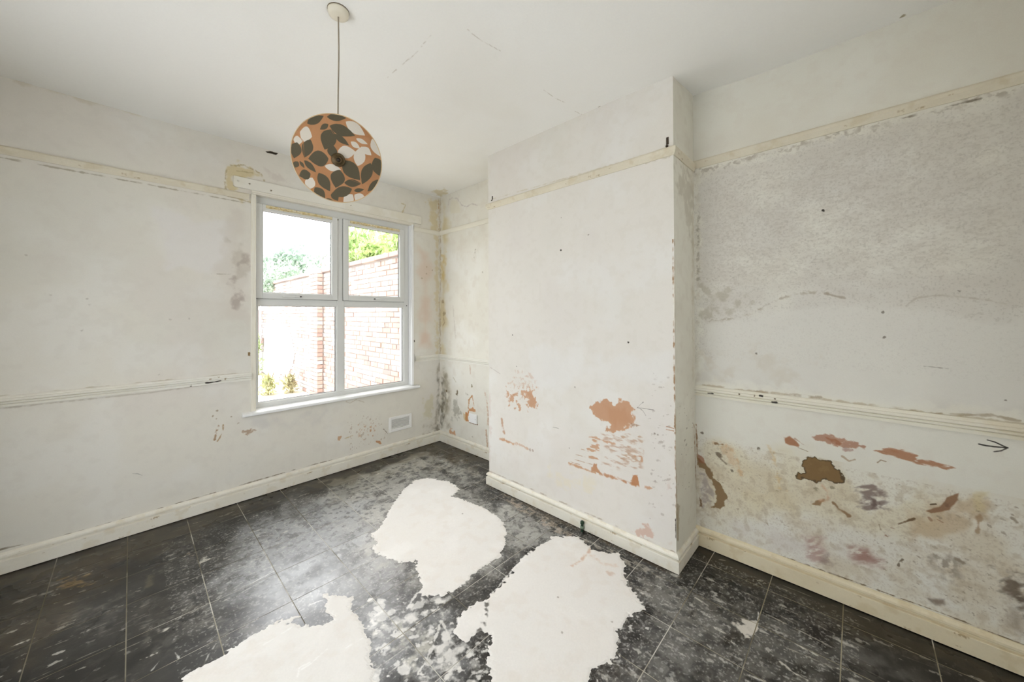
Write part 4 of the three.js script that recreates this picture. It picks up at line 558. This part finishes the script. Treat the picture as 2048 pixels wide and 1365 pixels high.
mesh('lining', bars([[FX1 + 0.001, 0.716, -0.377, WY1]], FZ1 - 0.01, -0.022, 0.002), sillMat, win);
mesh('lining', bars([[-.379, 0.71, WX1 + 0.012, 2.53]], -0.03, 0.008, 0.003), sillMat, win);
mesh('head_trim', bars([[WX0 - 0.004, 2.502, WX1 + 0.01, 2.514]], FZ1, 0.006, 0.002), trimMat, win);
mesh('head_trim', bars([[WX0 - 0.004, 2.513, WX1 + 0.01, 2.53]], -0.01, 0.011, 0.003), trimMat, win);

{
  const [a, b, c, d] = SIDE, door = group('door_1'), n = 3, w = (c - a) / n, x0 = XL - 0.12, x1 = XL - 0.06; tag(door, 'white glazed doors added in the side wall for fill daylight', 'door', null, 'structure');
  for (let k = 0; k < n; k++) {
    const z0 = a + k * w, z1 = z0 + w, f = mesh('door_leaf', mergeGeometries([rbox(x0, b, z0, x1, d, z0 + 0.06), rbox(x0, b, z1 - 0.06, x1, d, z1), rbox(x0, b, z0 + 0.05, x1, b + 0.1, z1 - 0.05), rbox(x0, d - 0.06, z0 + 0.05, x1, d, z1 - 0.05)]), upvc, door);
    mesh('glass_pane', box(x0 + 0.028, b + 0.08, z0 + 0.05, x0 + 0.032, d - 0.05, z1 - 0.05), glass, f);
  }
}

{
  const [a, b, c, d] = REAR, w = group('window_2'); tag(w, 'white single-pane window added in the rear wall for fill daylight', 'window', null, 'structure');
  mesh('frame', lipFrame(a, b, c, d, 0.06, ZB + 0.06, ZB + 0.12, 0.004), upvc, w); mesh('glass_pane', box(a + 0.05, b + 0.05, ZB + 0.088, c - 0.05, d - 0.05, ZB + 0.092), glass, w);
}

// ---------------------------------------------------------------- things on the walls
const board = new Paint(-2, 2.5, -0.2, 2.65, 400, [232, 228, 216]).mottle([222, 215, 196], 0.6, 0.2).dot([[-1.876,2.575],[-1.726,2.558]], 0.008, [128, 116, 96]).dot([[-1.952,2.579]], 0.01, [196, 190, 174]).grain(3);
{
  const s = new THREE.Shape(); const a = -1.979, b = -0.258, y0 = 2.532, y1 = 2.614, r = 0.016;
  s.moveTo(a + r, y0); s.lineTo(b - r, y0); s.quadraticCurveTo(b, y0, b, y0 + r); s.lineTo(b, y1 - r); s.quadraticCurveTo(b, y1, b - r, y1); s.lineTo(a + 0.004, y1); s.quadraticCurveTo(a, y1, a, y1 - 0.004); s.lineTo(a, y0 + r); s.quadraticCurveTo(a, y0, a + r, y0);
  const g = new THREE.ExtrudeGeometry(s, { depth: 0.014, bevelEnabled: true, bevelThickness: 0.003, bevelSize: 0.003, bevelSegments: 2 }); g.translate(0, 0, 0.001);
  const o = group('curtain_batten', [0, 0, 0]); tag(o, 'white painted wooden batten fixed above the window', 'batten');
  mesh('board', board.uv(g, X, Y), std({ map: board.map(), roughness: 0.6 }), o);
  for (const [x, y] of [[-1.876,2.575],[-1.726,2.558],[-1.057,2.574]]) mesh('screw_head', new THREE.CylinderGeometry(0.0045, 0.0045, 0.003, 10).rotateX(Math.PI / 2).translate(x, y, 0.019), std({ color: srgb(140, 128, 106), roughness: 0.5 }), o);
}
{
  const o = group('air_vent'); tag(o, 'white louvred air vent low on the wall near the mouldy corner', 'vent');
  const x0 = -0.655, x1 = -0.385, y0 = 0.245, y1 = 0.405, m = std({ color: srgb(236, 234, 230), roughness: 0.5 });
  mesh('frame', lipFrame(x0, y0, x1, y1, 0.03, -0.002, 0.012, 0.004), m, o);
  mesh('back_plate', box(x0 + 0.02, y0 + 0.02, -0.003, x1 - 0.02, y1 - 0.02, 0.002), std({ color: srgb(196, 194, 188) }), o);
  for (let k = 0; k < 7; k++) { const g = new THREE.BoxGeometry(x1 - x0 - 0.06, 0.014, 0.003); g.rotateX(0.6); g.translate((x0 + x1) / 2, y0 + 0.04 + k * 0.0135, 0.006); mesh('slat', g, m, o); }
}
{
  const [a, b] = [[.547,.419],[.695,.340]], z0 = a[0], z1 = b[0], y = (a[1] + b[1]) / 2, o = group('blanking_plate');
  tag(o, 'white square blanking plate low in the recess, orange plaster around it', 'socket plate');
  mesh('plate', rbox(-0.014, y - 0.05, z0, 0.002, y + 0.05, z0 + 0.13, 0.006), std({ color: srgb(238, 238, 236), roughness: 0.4 }), o);
  for (const s of [.018, 0.112]) mesh('screw_head', new THREE.CylinderGeometry(0.004, 0.004, 0.004, 10).rotateZ(Math.PI / 2).translate(-0.014, y, z0 + s), std({ color: srgb(190, 188, 182), roughness: 0.4 }), o);
}
{
  const [p] = [[-.424,2.227]], o = group('pipe_stub'); tag(o, 'short green capped gas pipe sticking up beside the chimney breast skirting', 'pipe');
  const x = BX - 0.034, z = p[1], g = std({ color: srgb(38, 62, 44), roughness: 0.5, metalness: 0.3 }), c = std({ color: srgb(126, 142, 122), roughness: 0.5, metalness: 0.4 });
  mesh('pipe', new THREE.LatheGeometry([[0, 0], [.009, 0], [.009, 0.055], [0, 0.055]].map((q) => new THREE.Vector2(...q)), 16).translate(x, -0.002, z), g, o);
  mesh('collar', new THREE.LatheGeometry([[0, 0.02], [.013, 0.02], [.014, 0.024], [.014, 0.034], [.012, 0.038], [0, 0.038]].map((q) => new THREE.Vector2(...q)), 8).translate(x, 0, z), c, o);
  mesh('cap', new THREE.LatheGeometry([[0, 0.05], [.0125, 0.05], [.013, 0.054], [.013, 0.066], [.009, 0.071], [0, 0.072]].map((q) => new THREE.Vector2(...q)), 8).translate(x, 0, z), g, o);
}
function hook(p, label, s = 1) {                                  // old picture hook over the rail of the chimney breast
  const o = group('picture_hook'); tag(o, label, 'hook', 'picture hooks on the chimney breast rail');
  const m = std({ color: srgb(70, 58, 46), roughness: 0.5, metalness: 0.5 });
  mesh('plate', rbox(BX - 0.004, p[1] - 0.022 * s, p[0] - 0.007 * s, BX + 0.002, p[1] + 0.022 * s, p[0] + 0.007 * s, 0.002), m, o);
  mesh('knob', new THREE.SphereGeometry(0.008 * s, 12, 8).translate(BX - 0.01, p[1] - 0.034 * s, p[0]), m, o);
}
hook([[2.808,2.516]][0], 'dark picture hook at the right end of the chimney breast rail');
hook([[1.306,2.519]][0], 'small dark picture hook at the left end of the chimney breast rail', 0.7);

// ---------------------------------------------------------------- the ceiling lamp with its tipped disc shade
{
  const cx = -1.886, cz = 1.887, cy = 2.209, R = 0.19;
  const o = group('ceiling_lamp', [cx, H, cz]); tag(o, 'ceiling lamp with a tipped round leaf-print shade on a thin cord', 'lamp');
  const roseMat = std({ color: srgb(224, 216, 196), roughness: 0.5 });
  mesh('ceiling_rose', new THREE.LatheGeometry([[0, -0.03], [.012, -0.03], [.03, -0.028], [.042, -0.022], [.045, -0.01], [.045, 0.002], [0, 0.002]].map((q) => new THREE.Vector2(...q)), 40), roseMat, o);
  mesh('rose_gap', new THREE.CylinderGeometry(0.0465, 0.0465, 0.003, 40).translate(0, -0.0005, 0), std({ color: srgb(96, 76, 50) }), o);
  const n = new THREE.Vector3(-2.5397 - cx, 1.4934 - cy, 3.6056 - cz).normalize(), u = new THREE.Vector3(0, 1, 0).cross(n).normalize(), v = n.clone().cross(u);
  const M = new THREE.Matrix4().makeBasis(u, v, n).setPosition(0, cy - H, 0);
  const holder = n.clone().multiplyScalar(-0.075).add(new THREE.Vector3(0, cy - H, 0));
  const cordMat = std({ color: srgb(150, 138, 120), roughness: 0.7 });
  mesh('cord', new THREE.TubeGeometry(new THREE.CatmullRomCurve3([new THREE.Vector3(0, -0.028, 0), new THREE.Vector3(0.0015, -0.2, 0.001), new THREE.Vector3(-0.001, -0.4, 0), new THREE.Vector3(0, -0.54, -0.005), new THREE.Vector3(holder.x * 0.8, holder.y + 0.06, holder.z * 0.9), holder.clone()]), 60, 0.0034, 8), cordMat, o);
  // printed cloth of the disc
  const D = new Paint(-0.2, -0.2, 0.2, 0.2, 1600, [170, 121, 80]);
  D.mottle([180, 131, 90], 0.6, 0.08).mottle([160, 110, 66], 0.4, 0.05);
  const leaf = (b, t, w, col) => { const dx = t[0] - b[0], dy = t[1] - b[1], l = Math.hypot(dx, dy), pts = [], s = 18; for (let k = 0; k <= s; k++) pts.push([k / s, 1]); for (let k = s - 1; k > 0; k--) pts.push([k / s, -1]); D.poly(pts.map(([a, q]) => { const h = q * w * 1.22 * Math.pow(Math.sin(Math.PI * Math.pow(a, 0.85)), 0.95); return [b[0] + dx * a - (dy / l) * h, b[1] + dy * a + (dx / l) * h]; }), col, { soft: 0.0015, rag: 0.0004, rs: 0.01 }); };
  const DK = [84, 76, 56], LT = [206, 197, 182], PT = 0.19 / 630;
  const leaves = [
    [[[-.123,.126],[-.057,.171]], 45], [[[-.046,.169],[.033,.181]], 42], [[[-.040,.141],[-.074,.112]], 30], [[[-.036,.135],[.070,.115]], 66], [[[-.026,.123],[-.056,.033]], 88], [[[-.020,.106],[.046,.068]], 38],
    [[[-.024,.006],[-.026,.064]], 56], [[[-.039,-.001],[-.122,-.015]], 92], [[[-.111,.066],[-.137,-.015]], 60], [[[-.162,.045],[-.176,-.024]], 62], [[[-.138,-.024],[-.090,-.069]], 36], [[[-.155,-.030],[-.136,-.059]], 20], [[[-.160,-.034],[-.181,-.063]], 34],
    [[[-.113,-.076],[-.160,-.094]], 60], [[[-.081,-.068],[-.035,-.144]], 68], [[[.005,-.041],[-.012,-.125]], 84], [[[.017,.001],[.094,-.075]], 92], [[[.139,.010],[.102,-.093]], 68], [[[.156,.037],[.197,-.049]], 88], [[[.184,-.058],[.127,-.122]], 46],
    [[[.024,-.096],[.100,-.089]], 48], [[[.059,-.119],[-.034,-.161]], 66], [[[-.027,-.145],[-.001,-.183]], 46], [[[-.098,-.134],[-.056,-.182]], 60], [[[-.058,-.180],[-.007,-.201]], 34], [[[.067,-.127],[.112,-.114]], 27],
  ], lights = [[[[.029,.166],[.112,.124]], 66], [[[.072,.104],[.125,.089]], 28], [[[.050,.087],[.092,.064]], 34], [[[-.004,.032],[.074,.047]], 74], [[[.081,-.013],[.099,.077]], 70], [[[.099,.074],[.141,.043]], 46], [[[.141,.116],[.180,.045]], 62], [[[-.151,.088],[-.103,.077]], 90], [[[-.177,.054],[-.141,.051]], 52], [[[-.057,-.035],[.013,-.040]], 44], [[[-.106,-.093],[-.129,-.151]], 58], [[[.062,-.144],[.023,-.199]], 62], [[[.069,-.144],[.123,-.176]], 66]];
  for (const [p, w] of lights) leaf(p[0], p[1], w * PT, LT);
  for (const [p, w] of leaves) leaf(p[0], p[1], w * PT, DK);
  for (const s of [[[-.052,.172],[-.043,.145],[-.035,.132],[-.020,.105]], [[.010,-.035],[.032,-.074],[.099,-.090],[.129,-.137]], [[-.165,.077],[-.138,.055],[-.137,-.016]], [[.019,.102],[.142,.124]], [[-.009,-.126],[-.040,-.166]], [[.065,-.142],[.071,-.189]]]) D.stroke(s, 0.0022, [170, 112, 66], { rag: 0.0003 });
  D.dot([[-.109,-.150]], 0.006, [186, 120, 40]).grain(6);
  const cloth = std({ map: D.map(), roughness: 0.85 });
  const front = new THREE.LatheGeometry([[.006, 0.012], [.05, 0.0105], [.1, 0.008], [.15, 0.004], [.186, 0]].map((q) => new THREE.Vector2(...q)).reverse(), 72); front.rotateX(Math.PI / 2);
  const sh = mesh('shade', D.uv(front, X, Y).applyMatrix4(M), cloth, o);
  const inside = std({ color: srgb(214, 200, 170), roughness: 0.8 });
  mesh('shade_back', new THREE.LatheGeometry([[.188, -0.002], [.18, -0.012], [.14, -0.034], [.09, -0.054], [.045, -0.066], [.02, -0.068]].map((q) => new THREE.Vector2(...q)), 72).rotateX(Math.PI / 2).applyMatrix4(M), inside, sh);
  mesh('rim', new THREE.TorusGeometry(0.188, 0.0018, 8, 96).applyMatrix4(M), std({ color: srgb(206, 178, 138), roughness: 0.6 }), sh);
  const brass = std({ color: srgb(84, 68, 42), roughness: 0.45, metalness: 0.6 });
  mesh('finial', new THREE.LatheGeometry([[.008, 0.028], [.012, 0.031], [.016, 0.028], [.02, 0.022], [.025, 0.023], [.029, 0.02], [.0295, 0.014], [.028, 0.01]].map((q) => new THREE.Vector2(...q)), 48).rotateX(Math.PI / 2).applyMatrix4(M), brass, sh);
  mesh('finial_core', new THREE.LatheGeometry([[0, 0.022], [.008, 0.021], [.0085, 0.03], [.005, 0.034], [0, 0.034]].reverse().map((q) => new THREE.Vector2(...q)), 24).rotateX(Math.PI / 2).applyMatrix4(M), std({ color: srgb(44, 34, 20), roughness: 0.5, metalness: 0.4 }), sh);
  mesh('lamp_holder', new THREE.LatheGeometry([[0, -0.078], [.012, -0.078], [.018, -0.07], [.02, -0.05], [.02, -0.02], [0, -0.02]].reverse().map((q) => new THREE.Vector2(...q)), 24).rotateX(Math.PI / 2).applyMatrix4(M), roseMat, o);
}

// ---------------------------------------------------------------- outside: yard, brick garden wall, white end wall, plants, trees
tag(mesh('ground_yard', box(-30, -0.5, -30, 30, -0.12, -TW), std({ map: new Paint(0, 0, 1, 1, 128, [214, 206, 188]).mottle([190, 180, 158], 0.7, 0.2).grain(14).map(), roughness: 0.95 })), 'pale concrete of the yard outside the window', 'ground', null, 'structure');
{
  const R = rng(21), g = group('wall_garden'); tag(g, 'old whitewashed red brick garden wall with a pier outside the window', 'garden wall', null, 'structure');
  const L0 = -TW - 0.02, L1 = -8.7, TOP = 2.32, Y0 = -0.12, CH = 0.0755, BL = 0.2255;
  const mortar = std({ color: srgb(160, 152, 148), roughness: 0.95 });
  mesh('mortar', box(0.012, Y0, L1, 0.23, TOP, L0), mortar, g);
  const tones = [[188, 158, 147], [196, 171, 160], [180, 151, 142], [200, 181, 173], [210, 200, 195], [216, 210, 206], [160, 142, 138], [206, 190, 182]].map((c) => std({ color: srgb(...c), roughness: 0.9 }));
  const stretcher = new RoundedBoxGeometry(0.1, 0.064, 0.214, 1, 0.006), header = new RoundedBoxGeometry(0.1, 0.064, 0.104, 1, 0.006);
  const all = [];
  for (let r = 0; Y0 + r * CH + 0.07 < TOP; r++) {
    const y = Y0 + r * CH + CH / 2, hd = r % 4 === 3, step = hd ? BL / 2 : BL;
    for (let z = L0 - (r % 2 ? step / 2 : 0) - step / 2; z - step / 2 > L1; z -= step) all.push({ y: y + (R() - 0.5) * 0.004, z: z + (R() - 0.5) * 0.008, x: 0.05 + (R() - 0.5) * 0.012, hd, t: R() < 0.55 ? (z < -4.4 ? 4 + ((R() * 2) | 0) : (R() * 8) | 0) : (R() * 5) | 0, rot: (R() - 0.5) * 0.02 });
  }
  const inView = all.filter((b) => b.y > 0.45 && b.z > -7.2).sort((a, b) => (b.hd ? 0 : 0.001) + b.z - a.z - (a.hd ? 0 : 0.001)), single = new Set(inView.slice(0, 300));
  const rest = [];
  for (const b of all) {
    const geo = b.hd ? header : stretcher;
    if (single.has(b)) { const m = mesh('brick', geo, tones[b.t], g); m.position.set(b.x, b.y, b.z); m.rotation.y = b.rot; }
    else {
      const q = geo.clone().rotateY(b.rot).translate(b.x, b.y, b.z), n = q.attributes.position.count, col = new Float32Array(n * 3), c = tones[b.t].color;
      for (let i = 0; i < n; i++) col.set([c.r, c.g, c.b], i * 3);
      q.setAttribute('color', new THREE.BufferAttribute(col, 3)); rest.push(q);
    }
  }
  mesh('brickwork', mergeGeometries(rest), std({ vertexColors: true, roughness: 0.9 }), g).userData.kind = 'stuff';
  {
    const sh = new THREE.Shape([[-8.273,1.133],[-7.741,1.303],[-7.011,1.327],[-6.284,1.271],[-5.950,1.119],[-5.757,.893],[-5.570,.637],[-5.693,.398],[-6.079,.106],[-6.670,.082],[-7.005,-.295],[-7.483,-.204],[-7.908,-.075],[-8.549,-.050],[-8.696,.415],[-8.270,.491],[-8.180,.845],[-8.272,.958]].map((q) => new THREE.Vector2(-q[0], q[1])));
    const e = new THREE.ExtrudeGeometry(sh, { depth: 0.02, bevelEnabled: true, bevelThickness: 0.004, bevelSize: 0.01, bevelSegments: 1 }); e.rotateY(Math.PI / 2); e.translate(-0.022, 0, 0);
    const m = mesh('whitewash', e, std({ color: srgb(232, 232, 236), roughness: 0.9 }), g); m.userData.label = 'smooth white painted patch on the far bricks';
  }
  // pier
  const pier = new THREE.Group(); pier.name = numbered('pier'); g.add(pier); pier.position.set(-0.06, 0, -4.0);
  mesh('mortar', box(-0.045, Y0, -0.2, 0.1, TOP + 0.06, 0.2), mortar, pier);
  for (let r = 0; Y0 + r * CH + 0.06 < TOP + 0.06; r++) for (let k = 0; k < 2; k++) { const m = mesh('brick', stretcher, tones[(R() * 5) | 0], pier); m.position.set(-0.01 + (R() - 0.5) * 0.01, Y0 + r * CH + CH / 2, -0.11 + k * 0.22 + (r % 2 ? 0.003 : -0.003)); }
  for (let k = 0; k < 19; k++) { const m = mesh('coping_brick', new RoundedBoxGeometry(0.3, 0.07, 0.43, 1, 0.01), tones[k % 3 === 0 ? 3 : 6], g); m.position.set(0.11, TOP + 0.03, L0 - 0.22 - k * 0.44); }
}
{
  const w = group('wall_yard_end'); tag(w, 'white painted wall across the far end of the yard', 'garden wall', null, 'structure');
  mesh('render', box(-7, -0.12, -9.1, 0.0, 1.75, -8.8), std({ color: srgb(240, 240, 242), roughness: 0.9 }), w);
  mesh('coping', rbox(-7, 1.75, -9.14, 0.0, 1.81, -8.74, 0.01), std({ color: srgb(210, 204, 200), roughness: 0.9 }), w);
}
const leafGeo = (() => { const g = new THREE.BufferGeometry(); g.setAttribute('position', new THREE.BufferAttribute(new Float32Array([0, 0, 0, -0.28, 0.45, 0.06, 0, 0.5, -0.04, 0, 0, 0, 0, 0.5, -0.04, 0.28, 0.45, 0.06, -0.28, 0.45, 0.06, 0, 1, 0.02, 0, 0.5, -0.04, 0, 0.5, -0.04, 0, 1, 0.02, 0.28, 0.45, 0.06]), 3)); g.computeVertexNormals(); return g; })();
function foliage(name, parent, n, size, blobs, cols, seed, at) {
  const R = rng(seed), m = new THREE.InstancedMesh(leafGeo, new THREE.MeshPhysicalMaterial({ color: 0xffffff, roughness: 0.8, transmission: 0.4, thickness: 0, side: THREE.DoubleSide }), n);
  m.name = numbered(name); m.userData.kind = 'stuff'; m.castShadow = m.receiveShadow = true;
  const o = new THREE.Object3D(), c = new THREE.Color();
  for (let k = 0; k < n; k++) {
    const b = blobs[(R() * blobs.length) | 0]; let x, y, z;
    do { x = R() * 2 - 1; y = R() * 2 - 1; z = R() * 2 - 1; } while (x * x + y * y + z * z > 1);
    o.position.set(b[0] + x * b[3], b[1] + y * b[3] * (b[4] ?? 0.8), b[2] + z * b[3]); o.rotation.set(R() * 6, R() * 6, R() * 6); o.scale.setScalar(size * (0.6 + R() * 0.8)); o.updateMatrix(); m.setMatrixAt(k, o.matrix);
    const q = cols[(R() * cols.length) | 0], j = 0.85 + R() * 0.3; c.setRGB((q[0] / 255) * j, (q[1] / 255) * j, (q[2] / 255) * j, THREE.SRGBColorSpace); m.setColorAt(k, c);
  }
  parent.add(m); return m;
}
function tree(name, label, category, pos, h, r, n, size, cols, seed) {
  const o = group(name, pos); tag(o, label, category);
  const R = rng(seed), bark = std({ color: srgb(150, 136, 120), roughness: 0.95 }), blobs = [], parts = [];
  const limb = (a, b, r0, r1) => { const c = new THREE.CatmullRomCurve3([a, a.clone().lerp(b, 0.5).add(new THREE.Vector3((R() - 0.5) * 0.2, 0.05, (R() - 0.5) * 0.2)), b]), g = new THREE.TubeGeometry(c, 8, 1, 7), p = g.attributes.position, v = new THREE.Vector3(), q = new THREE.Vector3(); for (let i = 0; i < p.count; i++) { const t = Math.floor(i / 8) / 8; c.getPointAt(t, q); v.fromBufferAttribute(p, i).sub(q).multiplyScalar(r0 + (r1 - r0) * t).add(q); p.setXYZ(i, v.x, v.y, v.z); } return g; };
  const fork = new THREE.Vector3(0, h * 0.45, 0); parts.push(limb(new THREE.Vector3(0, -0.1, 0), fork, r * 0.09, r * 0.06));
  for (let k = 0; k < 9; k++) { const a = k * 2.4 + R(), e = new THREE.Vector3(Math.cos(a) * r * (0.4 + 0.5 * R()), h * (0.6 + 0.35 * R()), Math.sin(a) * r * (0.4 + 0.5 * R())); parts.push(limb(fork, e, r * 0.04, r * 0.012)); blobs.push([e.x, e.y, e.z, r * (0.3 + 0.2 * R())]); }
  mesh('trunk', mergeGeometries(parts), bark, o);
  foliage('foliage', o, n, size, blobs, cols, seed + 9, pos);
  return o;
}
tree('tree', 'pale grey green tree far beyond the brick wall', 'tree', [2.0, -0.12, -15], 4.5, 2.1, 8000, 0.2, [[182, 198, 182], [196, 210, 196], [166, 184, 168]], 31);
tree('tree', 'thin whitish tree behind the brick pier', 'tree', [3.1, -0.12, -11], 4.9, 1.5, 1400, 0.18, [[196, 206, 194], [208, 215, 205]], 32);
tree('tree', 'bright green tree leaning over the brick wall near the house', 'tree', [1.35, -0.12, -3.9], 3.7, 1.1, 6500, 0.11, [[196, 216, 156], [182, 206, 142], [210, 224, 172]], 33);
function creeper(pos, label, blobs, cols, n, seed) {
  const o = group('shrub', pos); tag(o, label, 'shrub');
  foliage('foliage', o, n, 0.085, blobs, cols, seed);
  for (const k of [0, 1, 2]) mesh('stem', new THREE.TubeGeometry(new THREE.CatmullRomCurve3([new THREE.Vector3(0.2, -0.13, 0.4 - k * 0.5), new THREE.Vector3(0.12, 0.1, 0.3 - k * 0.4), new THREE.Vector3(-0.05, 0.15, 0.5 - k * 0.6)]), 10, 0.012, 6), std({ color: srgb(150, 134, 112) }), o);
}
creeper([.3, 2.5, -2.0], 'green creeper tumbling over the top of the brick wall', [[-.1, 0.06, 0.9, 0.22, 0.8], [.05, 0.16, 0.4, 0.3], [-.1, 0.05, -0.2, 0.22, 0.7], [-.1, 0.0, -0.8, 0.16, 0.6], [.1, 0.22, 1.1, 0.28]], [[196, 216, 148], [182, 204, 134], [208, 222, 164]], 3400, 34);
creeper([.3, 2.5, -7.6], 'whitish green bush hanging over the far end of the brick wall', [[0, 0.05, 0.6, 0.28], [0, 0.2, 0, 0.4], [-.35, -0.2, 0.2, 0.22], [0, 0.1, -0.6, 0.4], [-.3, -0.3, -0.4, 0.22]], [[182, 198, 178], [194, 208, 190], [166, 184, 166]], 2200, 38);
function plant(x, y, z, r, h, n, label, seed, cols) {
  const o = group('garden_plant', [x, y, z]); tag(o, label, 'plant');
  foliage('foliage', o, n, 0.07, [[0, h * 0.35, 0, r, h / r * 0.4], [0, h * 0.7, 0, r * 0.6, h / r * 0.4]], cols, seed);
  for (const k of [0, 1, 2, 3]) mesh('stem', new THREE.TubeGeometry(new THREE.CatmullRomCurve3([new THREE.Vector3(0.02 * k, 0, 0), new THREE.Vector3(Math.cos(k * 1.7) * r * 0.3, h * 0.5, Math.sin(k * 1.7) * r * 0.3), new THREE.Vector3(Math.cos(k * 1.7) * r * 0.6, h, Math.sin(k * 1.7) * r * 0.6)]), 8, 0.008, 5), std({ color: srgb(150, 140, 100) }), o);
}
plant(-0.62, -0.12, -5.1, 0.17, 0.44, 420, 'yellow green weed left of the white point on the brick wall', 35, [[206, 208, 160], [214, 208, 168], [194, 200, 144]]);
plant(-0.25, -0.12, -5.0, 0.14, 0.4, 360, 'olive green weed right of the white point on the brick wall', 36, [[190, 184, 140], [200, 192, 152]]);
plant(-0.2, -0.12, -8.2, 0.16, 1.2, 380, 'tall green plant at the far left end of the brick wall', 37, [[196, 210, 158], [184, 202, 144]]);
{
  const o = group('timber_post', [-.16, -0.12, -8.4]); tag(o, 'weathered timber post at the far end of the brick wall', 'post');
  mesh('post', rbox(-0.05, 0, -0.05, 0.05, 1.75, 0.05, 0.01), std({ color: srgb(166, 150, 150), roughness: 0.9 }), o);
  mesh('post_cap', rbox(-0.065, 1.75, -0.065, 0.065, 1.78, 0.065, 0.01), std({ color: srgb(180, 168, 164), roughness: 0.9 }), o);
}

renderer.render(scene, camera);
